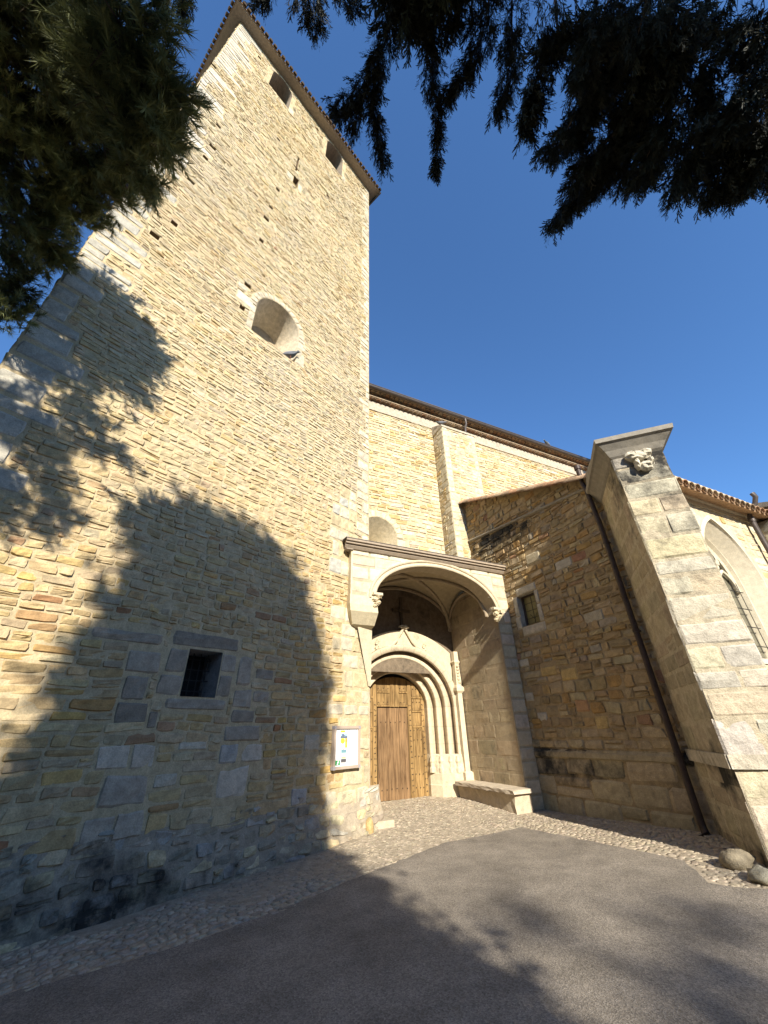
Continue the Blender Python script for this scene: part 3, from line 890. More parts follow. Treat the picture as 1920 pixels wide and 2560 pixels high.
# back of the front wall
mortar(mb, Frame(P3(0, .42, 0), A0 + 180) if False else PF, -4.7, -.02, avs, PZ, (.4, .34, .25), hole, .5, w=-.42)
ap2 = arch_pts(ac, ah, avs, ar, 36); spandrel(mb, PF, ap2, avs + ar, (.4, .34, .25, 0), w=-.42)
loft(mb, PF, [[(u, v, 0) for u, v in ap], [(u, v, -.42) for u, v in ap]], (.50, .42, .30, .06))
# right pier inner face continues as the side wall
FSi = Frame(P3(-.445, 0, 0), A0 + 90)
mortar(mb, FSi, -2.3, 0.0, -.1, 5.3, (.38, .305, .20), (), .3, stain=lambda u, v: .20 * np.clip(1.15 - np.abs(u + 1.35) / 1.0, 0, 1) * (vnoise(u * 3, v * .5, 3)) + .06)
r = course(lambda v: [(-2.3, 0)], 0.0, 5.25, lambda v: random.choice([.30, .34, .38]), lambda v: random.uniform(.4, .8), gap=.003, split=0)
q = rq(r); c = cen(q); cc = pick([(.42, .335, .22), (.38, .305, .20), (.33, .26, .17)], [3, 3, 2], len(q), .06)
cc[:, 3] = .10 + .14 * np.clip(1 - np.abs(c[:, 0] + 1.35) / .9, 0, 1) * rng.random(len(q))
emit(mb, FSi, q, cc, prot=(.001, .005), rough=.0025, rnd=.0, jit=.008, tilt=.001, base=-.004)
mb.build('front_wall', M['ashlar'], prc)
# inner left wall (behind the tower corner), back wall
mb = MB()
mb.box(porch(2.3), -4.55, -4.05, -.1, PZ, .05, 1.75, (.45, .38, .28, .1))
FBk = porch(2.34)
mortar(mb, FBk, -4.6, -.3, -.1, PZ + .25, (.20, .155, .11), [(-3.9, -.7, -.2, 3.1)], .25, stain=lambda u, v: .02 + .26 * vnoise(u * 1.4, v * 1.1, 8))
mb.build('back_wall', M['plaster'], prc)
# vault with ribs
mb = MB()
vu0, vu1, vd0, vd1 = -4.08, -.43, .42, 2.34
uc_, dc_ = (vu0 + vu1) / 2, (vd0 + vd1) / 2
def vz(u, d):
    a_ = np.clip(np.abs(u - uc_) / ((vu1 - vu0) / 2), 0, 1); b_ = np.clip(np.abs(d - dc_) / ((vd1 - vd0) / 2), 0, 1)
    return 4.45 + 1.22 * np.maximum(np.sqrt(1 - a_ ** 2), np.sqrt(1 - b_ ** 2) * .86 + .1 * (1 - a_))
us = np.linspace(vu0, vu1, 37); ds = np.linspace(vd0, vd1, 25)
U, D = np.meshgrid(us, ds)
Zv = np.minimum(vz(U, D), 5.69)
V = (PP + U[..., None] * Av + D[..., None] * Bv + Zv[..., None] * UP).reshape(-1, 3)
Q = [(j * 37 + i, j * 37 + i + 1, (j + 1) * 37 + i + 1, (j + 1) * 37 + i) for j in range(24) for i in range(36)]
mb.add(V, Q, None, (.46, .38, .25, .02))
mb.build('vault', M['ashlar'], prc, smooth=True)
for sg in (1, -1):
    mb = MB()
    t = np.linspace(0, 1, 21)
    pts = [P3(vu0 + (vu1 - vu0) * k, (vd0 + (vd1 - vd0) * k) if sg > 0 else (vd1 - (vd1 - vd0) * k), 4.4 + 1.24 * math.sqrt(max(0, 1 - (2 * k - 1) ** 2))) for k in t]
    tube(mb, pts, .06, 8, (.44, .36, .25, .03))
    mb.build('vault_rib', M['ashlar'], prc, smooth=True)
mb = MB()
tube(mb, [P3(uc_ + (vu1 - vu0) / 2 * math.cos(a_), 2.28, 4.4 + 1.2 * math.sin(a_)) for a_ in np.linspace(math.pi, 0, 25)], .06, 8, (.34, .27, .19, .06))
mb.build('vault_rib', M['ashlar'], prc, smooth=True)
mb = MB()
tube(mb, [P3(-.49, dc_ + (vd1 - vd0) / 2 * math.cos(a_), 4.4 + .95 * math.sin(a_)) for a_ in np.linspace(math.pi, 0, 17)], .05, 8, (.34, .27, .19, .06))
mb.build('vault_rib', M['ashlar'], prc, smooth=True)
# archivolt mouldings on the front
mb = MB()
prof = [(0.0, .0), (0.0, .035), (.03, .05), (.06, .035), (.075, .012), (.10, .012), (.115, .04), (.145, .055), (.175, .04), (.185, .0)]
loft(mb, PF, [[(u, v, w + .006) for u, v in arch_pts(ac, ah + k, avs, ar + k, 40)] for k, w in prof], (.60, .51, .37, .02))
mb.build('arch_moulding', M['ashlar'], prc)
# carved capitals
def lumpy(mb, c, rx, ry, rz, amp, colr, seed, seg=14):
    r_ = np.random.default_rng(seed)
    th = np.linspace(0, math.pi, seg // 2 + 3); ph = np.linspace(0, 2 * math.pi, seg, endpoint=False)
    rings = []
    for t in th:
        rings.append([np.array(c) + rx * math.sin(t) * math.cos(p) + ry * math.sin(t) * math.sin(p) + rz * math.cos(t) if True else 0 for p in ph])
    Rg = np.array(rings); Cc = np.array(c)
    Rg = Cc + (Rg - Cc) * (1 + r_.normal(0, amp, Rg.shape[:2] + (1,)))
    Rg[0] = Rg[0].mean(0); Rg[-1] = Rg[-1].mean(0)
    loft(mb, I3, Rg, colr, closed=True)
for uu, dd in ((-4.10, -.01), (-.50, -.01)):
    mb = MB()
    for k in range(7):
        s_ = uu + .05 * (k % 3 - 1) + (.02 if uu > -1 else -.02)
        lumpy(mb, P3(s_, dd - .02 * (k % 2), avs - .20 + .055 * k * .9), Av * (.06 + .008 * k), Bv * .07, UP * .05, .14, (.58, .49, .33, .03), 40 + k)
    mb.box(porch(dd), uu - .12, uu + .12, avs + .06, avs + .12, -.1, .09, (.60, .52, .38, 0))
    mb.build('capital', M['ashlar'], prc)
# corbel under the left haunch: straight block, then a tapering lower stone
mb = MB()
def pring(u0, u1, d0, d1, z): return [P3(u0, d0, z), P3(u1, d0, z), P3(u1, d1, z), P3(u0, d1, z)]
loft(mb, I3, [pring(-4.80, -4.12, -.03, .9, avs + .02), pring(-4.80, -4.12, -.03, .9, avs - .17), pring(-4.80, -4.12, -.03, .9, avs - .20)], (*PA, 0), closed=True)
rg = [pring(-4.80, -4.10, -.035, .9, avs - .20), pring(-4.78, -4.08, -.03, .9, avs - .36), pring(-4.66, -4.10, .16, .9, avs - .62), pring(-4.5, -4.12, .30, .9, avs - .68)]
loft(mb, I3, rg, (.60, .52, .36, .03), closed=True); fan(mb, I3, rg[-1], (.5, .42, .3, 0)); fan(mb, I3, pring(-4.80, -4.12, -.03, .9, avs + .02), (*PA, 0))
# sloping squinch stone below the corbel, dying into the tower corner
mb.add(np.array([P3(-4.50, .22, avs - .66), P3(-4.10, .30, avs - .66), P3(-4.05, .50, avs - 1.9), P3(-4.13, .46, avs - 1.9), P3(-4.10, .9, avs - .66)]), [(0, 3, 2, 1)], [(1, 2, 4)], (.58, .50, .36, .02))
mb.build('corbel', M['ashlar'], prc)
# stepped cornice slab and lead top
mb = MB()
cpro = [(-.02, PZ - .08), (.05, PZ - .06), (.10, PZ + .0), (.10, PZ + .035), (.155, PZ + .04), (.155, PZ + .085), (.20, PZ + .095), (.20, PZ + .16), (-.3, PZ + .22)]
u0c, u1c = -4.98, .20
loft(mb, PF, [[(u0c if w > 0 else u0c + .1, v, w) for w, v in cpro], [(u1c - .2, v, w) for w, v in cpro]], (.36, .29, .22, .10))
fan(mb, PF, [(u0c if w > 0 else u0c + .1, v, w) for w, v in cpro], (.36, .29, .22, .05))
mb.box(PF, u0c + .05, -4.75, PZ - .08, PZ + .17, -.6, .05, (.34, .28, .22, .08))
mb.build('cornice', M['ashlar'], prc)
mb = MB()
mb.add(np.array([P3(-5.0, -.21, PZ + .165), P3(0, -.21, PZ + .165), P3(0, 2.0, PZ + .5), P3(-5.0, 2.0, PZ + .5), P3(-5.0, -.21, PZ + .15), P3(0, -.21, PZ + .15), P3(0, 2.0, PZ + .3), P3(-5.0, 2.0, PZ + .3)]),
       [(0, 1, 2, 3), (4, 5, 1, 0), (7, 4, 0, 3), (4, 7, 6, 5)], None, (.2, .2, .21, 0))
mb.build('roof', M['zinc'], prc)

# portal: recessed moulded orders
pc = -2.30
mb = MB()
prof = []
for t in np.linspace(0, 1, 61):
    hw = 1.0 + .64 * t; d = 2.78 - .58 * t
    k = (t * 3.25) % 1.0
    bump = .07 * math.sin(math.pi * min(1, k / .55)) if k < .55 else -.15 * math.sin(math.pi * (k - .55) / .45)
    dx, dy = -.67, -.74                             # toward the opening's axis and the viewer
    prof.append((hw + bump * dx, d + bump * dy))
prof = [(1.0, 2.95)] + prof + [(1.66, 2.14), (1.72, 2.10), (1.77, 2.13), (1.79, 2.30)]
SP = 2.22
def portal_pts(hw, seg):
    kind, a_, b_ = seg
    if kind == 'a':
        return [(pc + hw * math.cos(t), SP + hw * .91 * math.sin(t)) for t in np.linspace(a_, b_, 5)]
    sg_ = -1 if kind == 'l' else 1
    return [(pc + sg_ * hw, a_), (pc + sg_ * hw, b_)]
segs = []
ang = np.sort(np.concatenate([[0, math.pi], np.linspace(0, math.pi, 15)[1:-1] + rng.uniform(-.03, .03, 13)]))
for a_, b_ in zip(ang[:-1], ang[1:]): segs.append(('a', b_ - .002, a_ + .002))
for kd in 'lr':
    z_ = .80
    while z_ < SP - .05:
        h_ = min(random.uniform(.28, .5), SP - z_)
        if SP - z_ - h_ < .15: h_ = SP - z_
        segs.append((kd, z_ + .002, z_ + h_ - .002)); z_ += h_
for sg_ in segs:
    tone = random.uniform(.88, 1.06); dirt = .05 + .13 * random.random(); off = random.uniform(0, .004)
    rings = []
    for hw, d in prof:
        rings.append([P3(u, d + off, z) for u, z in portal_pts(hw + off, sg_)])
    if sg_[0] == 'r': rings = rings[::-1]
    loft(mb, I3, rings, (.58 * tone, .485 * tone, .35 * tone, dirt))
rings = []
for hw, d in prof:
    pts = [(pc - hw - .012, .80)] + arch_pts(pc, hw + .012, SP, (hw + .012) * .91, 36) + [(pc + hw + .012, .80)]
    rings.append([P3(u, d + .012, z) for u, z in pts])
loft(mb, I3, rings, (.30, .245, .17, .15))
mb.build('portal_moulding', M['ashlar'], prc, smooth=True)
for sg in (-1, 1):
    mb = MB()
    levels = [(.02, .13), (.34, .13), (.36, .10), (.60, .10), (.62, .075), (.80, .06), (1.02, .03), (1.05, .0)]
    for t0 in (0.08, 0.38, 0.68):
        pass
    rg = []
    for z, k in levels:
        L = [P3(pc + sg * (1.0 - .02), 2.98, z), P3(pc + sg * (1.0 - k * .3), 2.76 - k * .4, z), P3(pc + sg * (1.25 - k), 2.50 - k, z), P3(pc + sg * (1.50 - k), 2.26 - k, z), P3(pc + sg * (1.66), 2.14 - k, z), P3(pc + sg * 1.80, 2.14 - k, z), P3(pc + sg * 1.80, 2.36, z)]
        rg.append(L)
    loft(mb, I3, rg, (.62, .53, .38, .13))
    for t0 in (0.12, 0.42, 0.72, .95):              # small moulded bases on the plinth
        hw = 1.0 + .64 * t0; d = 2.78 - .58 * t0
        p0 = P3(pc + sg * (hw - .06), d - .06, 0)
        tube(mb, [p0 + UP * .62, p0 + UP * .72, p0 + UP * .76, p0 + UP * .84, p0 + UP * .88, p0 + UP * 1.0], [.085, .085, .06, .06, .075, .045], 8, (.62, .53, .38, .02))
    mb.build('portal_plinth', M['ashlar'], prc)
# lunette panel above the portal, ogee hood, carved crockets
mb = MB()
def extr(u): return 4.27 - .205 * (u + 2.2) ** 2 - .02 * abs(u + 2.2) ** 3
us = np.linspace(-3.85, -.56, 40)
f_ = porch(2.22)
lower = [SP + .91 * 1.77 * math.sqrt(max(0, 1 - min(1, ((u - pc) / 1.77)) ** 2)) if abs(u - pc) < 1.77 else SP for u in us]
loft(mb, f_, [[(u, lo_, 0) for u, lo_ in zip(us, lower)], [(u, max(extr(u), lo_ + .02), 0) for u, lo_ in zip(us, lower)], [(u, max(extr(u), lo_ + .02), -.2) for u, lo_ in zip(us, lower)]], (.58, .49, .35, .13))
mb.build('lunette_panel', M['ashlar'], prc)
mb = MB()
for sg in (-1, 1):
    pts = [P3(pc + .06 + sg * x, 2.17, z) for x, z in ((.62, 3.72), (.42, 3.80), (.26, 3.95), (.13, 4.15), (.0, 4.36))]
    tube(mb, pts, [.045, .045, .042, .04, .04], 6, (.60, .51, .37, .03))
lumpy(mb, P3(pc + .06, 2.15, 4.36), Av * .15, Bv * .07, UP * .05, .22, (.60, .52, .38, .02), 3)
for x, z in ((-.84, 3.82), (.72, 3.80)):
    for k in range(4): lumpy(mb, P3(pc + x + .03 * (k % 2), 2.18, z - .12 + .07 * k), Av * .05, Bv * .04, UP * .06, .25, (.58, .5, .36, .03), 9 + k)
mb.build('ogee_hood', M['ashlar'], prc)
mb = MB()
pb = lambda z: P3(-.57, 2.08, z)
def sq(c, h): return [c - Av * h - Bv * h, c + Av * h - Bv * h, c + Av * h + Bv * h, c - Av * h + Bv * h]
for z0, z1, h0, h1 in ((.30, .62, .13, .13), (.62, .66, .13, .085), (.66, 2.55, .075, .075), (2.55, 2.62, .075, .13), (2.62, 2.70, .13, .13), (2.70, 2.78, .13, .09), (2.78, 3.35, .09, .07), (3.35, 3.42, .07, .10), (3.42, 3.47, .10, .075), (3.47, 3.72, .075, .07)):
    loft(mb, I3, [sq(pb(z0), h0), sq(pb(z1), h1)], (.62, .53, .38, .03), closed=True)
fan(mb, I3, sq(pb(3.72), .07), (.6, .52, .38, 0))
for k in range(6): lumpy(mb, pb(2.85 + .09 * k) - Bv * .09, Av * .05, Bv * .03, UP * .035, .2, (.6, .52, .37, .03), 60 + k)
mb.build('pinnacle', M['ashlar'], prc)
# cross on the shaded back wall
mb = MB()
mb.box(porch(2.30), -2.29, -2.21, 4.40, 5.32, -.02, .03, (.10, .078, .058, 0)); mb.box(porch(2.30), -2.55, -1.95, 4.85, 4.94, -.02, .028, (.10, .078, .058, 0))
mb.build('wooden_cross', M['plaster'], prc)

# ------------------------------------------------------------------ door
def wood_mat():
    mt, nt, b = new_mat('old_oak', 0.7)
    tc = N(nt, "ShaderNodeTexCoord"); at = N(nt, "ShaderNodeAttribute", attribute_name='Col')
    mp = N(nt, "ShaderNodeMapping"); mp.inputs['Scale'].default_value = (22, 22, 1.6)
    n1 = N(nt, "ShaderNodeTexNoise", Scale=1.0, Detail=8.0, Roughness=0.62); n1.inputs['Distortion'].default_value = 0.6
    n2 = N(nt, "ShaderNodeTexNoise", Scale=2.2, Detail=4.0)
    mp2 = N(nt, "ShaderNodeMapping"); mp2.inputs['Scale'].default_value = (70, 70, 3)
    n3 = N(nt, "ShaderNodeTexNoise", Scale=1.0, Detail=4.0)
    nt.links.new(tc.outputs['Object'], mp.inputs[0]); nt.links.new(mp.outputs[0], n1.inputs['Vector'])
    nt.links.new(tc.outputs['Object'], mp2.inputs[0]); nt.links.new(mp2.outputs[0], n3.inputs['Vector'])
    nt.links.new(tc.outputs['Object'], n2.inputs['Vector'])
    c = mix(nt, 'MULTIPLY', 1.0, at.outputs['Color'], ramp(nt, n1.outputs[0], [(0.33, (.42, .36, .30)), (0.55, (1.0, 1.0, 1.0)), (.75, (1.3, 1.25, 1.15))]))
    c = mix(nt, 'MULTIPLY', 1.0, c, ramp(nt, n3.outputs[0], [(0.3, .78), (0.6, 1.08)]))
    c = mix(nt, 'MULTIPLY', 1.0, c, ramp(nt, n2.outputs[0], [(0.3, .78), (0.7, 1.15)]))
    nt.links.new(c, b.inputs['Base Color'])
    bp = N(nt, "ShaderNodeBump", Strength=0.5, Distance=0.006)
    nt.links.new(n1.outputs[0], bp.inputs['Height']); nt.links.new(bp.outputs[0], b.inputs['Normal'])
    return mt
M['wood'] = wood_mat()
FD = porch(2.78)
WD, WDR = (.28, .178, .072, 0), (.21, .128, .064, 0)
du0, du1, dm = -3.30, -1.29, -2.285
def dtop(u): return 2.30 + .74 * math.sqrt(max(0.0, 1 - ((u - dm) / 1.02) ** 2))
wk = (-2.83, -1.885, .06, 2.21)
mb = MB()
dh = -.10
def plank(mb, f, u0, u1, v0, v1f, w0, w1, C):
    vt0, vt1 = v1f(u0), v1f(u1)
    P = [(u0, v0, w0), (u1, v0, w0), (u1, vt1, w0), (u0, vt0, w0), (u0, v0, w1), (u1, v0, w1), (u1, vt1, w1), (u0, vt0, w1)]
    mb.add(f(P), [(4, 5, 6, 7), (0, 4, 7, 3), (5, 1, 2, 6), (3, 7, 6, 2), (0, 1, 5, 4)], None, C)
def vc(c, k): return (c[0] * k, c[1] * k, c[2] * k, 0)
# leaf boards (left of wicket, right of wicket, above)
for (a, b_, n_) in ((du0, wk[0] - .016, 3), (wk[1] + .016, du1, 4)):
    e = np.linspace(a, b_, n_ + 1)
    for x0, x1 in zip(e[:-1], e[1:]):
        plank(mb, FD, x0 + .003, x1 - .003, .05, dtop, dh - .04, dh + random.uniform(-.003, .003), vc(WD, random.uniform(.85, 1.12)))
e = np.linspace(wk[0] - .005, wk[1] + .005, 5)
for x0, x1 in zip(e[:-1], e[1:]):
    plank(mb, FD, x0 + .002, x1 - .002, wk[3] + .02, dtop, dh - .04, dh, vc(WD, random.uniform(.9, 1.15)))
door = mb.build('door', M['wood'], prc)
# stiles and carved panels in the upper half
mb = MB()
for u in (-3.27, -2.93, -2.36, -1.80, -1.36):
    w_ = .055
    plank(mb, FD, u - w_, u + w_ * .9, .05 if u < -2.85 or u > -1.9 else wk[3] + .03, lambda x: min(dtop(x), 9) - .02, dh, dh + .022, vc(WD, random.uniform(.95, 1.15)))
plank(mb, FD, -2.275, -2.18, wk[3] + .03, lambda x: dtop(x) - .02, dh, dh + .02, vc(WD, 1.0))
mb.build('door_stile', M['wood'], door)
for (a, b_) in ((-3.20, -2.99), (-2.85, -2.44), (-2.14, -1.87), (-1.73, -1.42)):
    mb = MB()
    zs = (2.26, 2.62) if (a > -2.9 and b_ < -1.8) else (1.72, 2.12, 2.48)
    for z in zs:
        mb.box(FD, a, b_, z - .015, z + .02, dh, dh + .03, vc(WD, 1.15))
        mb.box(FD, a + .03, b_ - .03, z + .03, z + .095, dh, dh + .016, vc(WD, .95))
    mb.build('carved_panel', M['wood'], door)
mb = MB()
e = np.linspace(wk[0], wk[1], 4) + np.array([0, -.02, .03, 0])
for x0, x1 in zip(e[:-1], e[1:]):
    plank(mb, FD, x0 + .003, x1 - .003, wk[2], lambda x: wk[3], dh - .035, dh + .006 + random.uniform(-.002, .003), vc(WDR, random.uniform(.9, 1.12)))
mb.build('wicket_door', M['wood'], door)
mb = MB()
st = []
for u in (-2.93, -2.90, -1.82, -1.79): st += [(u, z) for z in np.arange(.2, 2.4, .13)]
for u in (-1.36, -1.40): st += [(u, z) for z in np.arange(.2, 2.55, .14)]
for z in (.28, .6, 1.0, 1.4, 1.65): st += [(u, z) for u in (-3.23, -3.12, -3.02, -1.70, -1.58, -1.48)]
for z in (.3, 1.85): st += [(u, z) for u in np.linspace(wk[0] + .1, wk[1] - .1, 6)]
for z in (2.36, 2.72): st += [(u, z) for u in (-3.15, -3.05, -2.8, -2.65, -2.5, -2.1, -1.98, -1.68, -1.56, -1.46)]
for (u, z) in st:
    u += random.uniform(-.012, .012); z += random.uniform(-.012, .012)
    c0 = FD([(u, z, dh + .026)])[0]
    lumpy(mb, c0, Av * .013, Bv * .013, UP * .013, .05, (.03, .025, .02, 0), 1, seg=6)
mb.build('nail_heads', M['iron'], door)['kind'] = 'stuff'
mb = MB()
mb.box(porch(2.80), -3.6, -.95, -.1, .05, -.4, .06, (.45, .40, .32, .08))
mb.box(porch(3.3), -4.3, -.2, -.1, 3.6, -.05, .0, (.03, .028, .025, 0))  # near-black sheet standing in for the unlit space behind the door
mb.build('threshold', M['ashlar'], prc)

# ------------------------------------------------------------------ side chapel
chap = thing('side_chapel', 'shaded stone side chapel with lean-to tiled roof, right of the porch', 'chapel', P3(1.5, -2, 0))
JS, KS = 3.59, 4.17
def rake(u): return 8.78 - (u + 1.3) * .405                       # underside of the roof along the side wall
ledge = lambda u: 7.22 - (u + 1.23) * .135
sw = (.40, 1.03, 3.98, 4.80)                                       # small window
mb = MB()
def c_st(u, v):
    s = .36 * np.exp(-((v - 1.10) / .15) ** 2) * np.clip(vnoise(u * 1.7, 1, 4) * 1.6, .1, 1)
    s = s + .34 * np.exp(-((v - .80) / .18) ** 2) * np.clip((2.0 - u) / .8, 0, 1) * vnoise(u * 2.5, v * 2, 6)
    s = s + .80 * np.exp(-np.maximum(ledge(u) - v, 0) / .7) * (v < ledge(u)) * np.clip((vnoise(u * 3.2, .3, 7) - .25) * 1.8, 0, 1) * np.clip((3.2 - u) / 2.4, .25, 1)
    s = s + .20 * np.exp(-np.maximum(v, 0) / .14) + .05
    s = s + .46 * np.exp(-((v - .92) / .36) ** 2) * np.clip((fbm(u * 1.1 + 2, v * 1.8, 11) - .38) * 3.5, 0, 1)
    return s
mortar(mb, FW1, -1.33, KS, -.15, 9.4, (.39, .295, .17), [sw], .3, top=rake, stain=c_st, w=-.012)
SUR = (.52, .47, .38)
sb = [(sw[0] - .02, sw[1] + .10, sw[3] + .005, sw[3] + .22, SUR), (sw[0] - .20, sw[0] - .008, sw[2] - .05, sw[2] + .30, SUR), (sw[0] - .17, sw[0] - .008, sw[2] + .31, sw[3] + .02, (.46, .42, .34)), (sw[1] + .008, sw[1] + .14, sw[2], sw[2] + .45, SUR), (sw[1] + .008, sw[1] + .13, sw[2] + .46, sw[3], SUR), (sw[0] - .04, sw[1] + .15, sw[2] - .24, sw[2] - .006, (.54, .48, .38)),
      (.3, .62, 1.75, 1.95, SUR), (.02, .3, 2.2, 2.4, SUR), (.05, .35, 3.0, 3.2, PALE), (1.9, 2.4, 5.0, 5.25, SUR), (2.3, 2.8, 3.6, 3.85, (.50, .44, .33)), (1.0, 1.5, 5.5, 5.8, (.50, .43, .3)),
      (1.3, 1.75, 2.55, 2.8, OCHRE), (.7, 1.2, 2.7, 2.92, OCHRE), (1.5, 1.85, 1.9, 2.15, (.5, .3, .16)), (1.9, 2.2, 1.55, 1.8, OCHRE)]
qs = rq(np.array([b[:4] for b in sb]) + np.array([.004, -.004, .004, -.004]))
emit(mb, FW1, qs, np.concatenate([np.array([b[4] for b in sb]), np.full((len(sb), 1), .04)], 1), prot=(.01, .02), rough=.003, rnd=.1, jit=.03, tilt=.003)
av = [sw] + [b[:4] for b in sb] + [lambda a, b: [(-9, 9)] if False else []]
def h1(v):
    if v < .75: return random.uniform(.36, .42)
    if v < 1.35: return random.uniform(.14, .18)
    if v < 2.4: return random.uniform(.20, .27)
    return random.uniform(.10, .23)
def l1(v):
    if v < .75: return random.uniform(.5, 1.0)
    if v < 1.35: return random.uniform(.25, .5)
    if v < 2.4: return random.uniform(.2, .45)
    return random.uniform(.14, .5)
def reg1(v):
    um = -1.3 + (8.78 - v - .06) / .405
    return [(-1.33, min(KS, um))]
r = course(reg1, -.05, 8.6, h1, l1, av, gap=.010, split=.15)
q = rq(r); c = cen(q)
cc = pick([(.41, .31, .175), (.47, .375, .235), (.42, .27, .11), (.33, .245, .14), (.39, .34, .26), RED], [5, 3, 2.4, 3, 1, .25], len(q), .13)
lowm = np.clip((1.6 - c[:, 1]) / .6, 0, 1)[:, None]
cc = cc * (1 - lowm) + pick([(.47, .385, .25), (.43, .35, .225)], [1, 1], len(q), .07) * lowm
cc[:, 3] = c_st(c[:, 0], c[:, 1])
lowq = (c[:, 1] < .8)
emit(mb, FW1, q[~lowq], cc[~lowq], prot=(.000, .026), rough=.007, rnd=.3, jit=.13, tilt=.007, warp=lambda a, b: TWARP(a, b) * .7 * np.clip((b - 1.2) / 1, 0, 1), base=-.03)
emit(mb, FW1, q[lowq], cc[lowq], prot=(.004, .02), rough=.005, rnd=.2, jit=.05, tilt=.004)
opening(mb, FW1, rect(sw), rect(sw), .26, (.46, .42, .34, 0), (.05, .05, .04, 0), back=True)
# sloping drip ledge
loft(mb, FW1, [[(u, ledge(u) + .10, -.01) for u in (-1.3, 1, JS)], [(u, ledge(u) + .03, .07) for u in (-1.3, 1, JS)], [(u, ledge(u), .06) for u in (-1.3, 1, JS)], [(u, ledge(u) - .02, -.01) for u in (-1.3, 1, JS)]], (.36, .32, .25, .12))
# low chamfered string course
us_ = np.linspace(-.02, JS + .1, 26); m0 = mb.n
loft(mb, FW1, [[(u, z_, w_) for u in us_] for z_, w_ in ((1.20, -.01), (1.14, .04), (1.06, .04), (1.02, -.01))], (.42, .345, .22, 0))
mb.C[-1][:, 3] = np.tile(.08 + .52 * np.clip((fbm(us_ * 1.1 + 2, 1.8 * us_ * 0 + 1.9, 11) - .36) * 3, 0, 1), 4)
mb.build('side_wall', M['rubble'], chap)
# small window: frame and leaded pane
mb = MB()
for (a, b_, c_, d_) in ((sw[0], sw[0] + .06, sw[2], sw[3]), (sw[1] - .05, sw[1], sw[2], sw[3]), (sw[0] + .06, sw[1] - .05, sw[2], sw[2] + .05), (sw[0] + .06, sw[1] - .05, sw[3] - .05, sw[3])):
    mb.box(FW1, a, b_, c_, d_, -.20, -.14, (.1, .08, .07, 0))
wf = mb.build('window', M['pipe'], chap)
M['pane'] = flat_mat('mesh_pane', (.20, .17, .07), 0.35, var=.4, scale=60)
mb = MB(); mb.box(FW1, sw[0] + .055, sw[1] - .045, sw[2] + .045, sw[3] - .045, -.19, -.17, (.3, .3, .2, 0))
mb.build('pane', M['pane'], wf)
mb = MB()
for k in range(3): tube(mb, FW1([(sw[0] + .06, sw[2] + .2 + .2 * k, -.165), (sw[1] - .05, sw[2] + .2 + .2 * k, -.165)]), .006, 5)
tube(mb, FW1([(sw[0] + .32, sw[2] + .05, -.165), (sw[0] + .32, sw[3] - .05, -.165)]), .006, 5)
tube(mb, FW1([(sw[0] + .2, sw[2] + .3, -.16), (sw[0] + .32, sw[2] + .16, -.16), (sw[0] + .44, sw[2] + .3, -.16)]), .006, 5)
mb.build('lead_bars', M['iron'], wf)
# wall with the traceried window
K = P3(0, -KS, 0)
FW2 = Frame(K, A0)
W2Z = 6.50
mb = MB()
gc, ghw, gv, gs, grs = 3.10, 1.02, 2.62, 4.45, 1.58
ghole = [(gc - ghw, gc + ghw, gv, gs + grs)]
mortar(mb, FW2, 0, 9, -.2, W2Z + .05, (.60, .50, .34), ghole, .4, stain=lambda u, v: .05 + .06 * vnoise(u, v * .5, 3))
gp = pointed_pts(gc, ghw, gs, grs, 14); spandrel(mb, FW2, gp, gs + grs, (.62, .54, .40, 0))
r = course(lambda v: [(0.3, 9)], -.1, W2Z, lambda v: random.uniform(.15, .26), lambda v: random.uniform(.22, .6), [ring_avoid(gc, ghw, gv, gs, grs, .25)], gap=.014, split=.1)
q = rq(r); emit(mb, FW2, q, pick([(.60, .49, .31), PALE, OCHRE, (.55, .45, .32)], [5, 3, 2, 2], len(q), .09), prot=(.003, .02), rough=.006, rnd=.3, jit=.08, tilt=.005, warp=TWARP)
mb.build('window_wall', M['rubble'], chap)
mb = MB()
ginn = pointed_pts(gc, ghw - .34, gs, grs - .42, 14)
oc = gp + [(gc + ghw, gv), (gc - ghw, gv)]; ic = ginn + [(gc + ghw - .34, gv + .25), (gc - ghw + .34, gv + .25)]
mid = [(.35 * a + .65 * b, .35 * c + .65 * d) for (a, c), (b, d) in zip(oc, ic)]
loft(mb, FW2, [[(u, v, .012) for u, v in [(gc + (a - gc) * 1.10, gs + (b - gs) * 1.08 if b > gs else b) for a, b in oc]], [(u, v, .03) for u, v in oc], [(u, v, -.02) for u, v in [(gc + (a - gc) * .965, b) for a, b in oc]], [(u, v, -.30) for u, v in mid], [(u, v, -.30) for u, v in [(gc + (a - gc) * .96, b) for a, b in mid]], [(u, v, -.50) for u, v in ic]], (.60, .54, .42, .03), closed=True)
gw = mb.build('gothic_window', M['ashlar'], chap)
mb = MB(); fan(mb, FW2, [(u, v, -.47) for u, v in ic], (.2, .2, .2, 0))
M['leaded'] = flat_mat('leaded_glass', (.16, .15, .11), .25, var=.3, scale=3)
mb.build('glass', M['leaded'], gw)
mb = MB()
hw2 = ghw - .34
TC = (.60, .54, .42, .02)
tube(mb, FW2([(gc, gv + .25, -.40), (gc, gs + .15, -.40)]), .055, 6, TC)
for sg in (-1, 1):
    tube(mb, FW2([(u, v, -.40) for u, v in pointed_pts(gc + sg * hw2 / 2, hw2 / 2, gs - .1, .50, 8)]), .045, 6, TC)
    tube(mb, FW2([(gc + sg * (.04 + .28 * math.sin(t * math.pi)), gs + .32 + .72 * t, -.40) for t in np.linspace(0, 1, 10)]), .045, 6, TC)
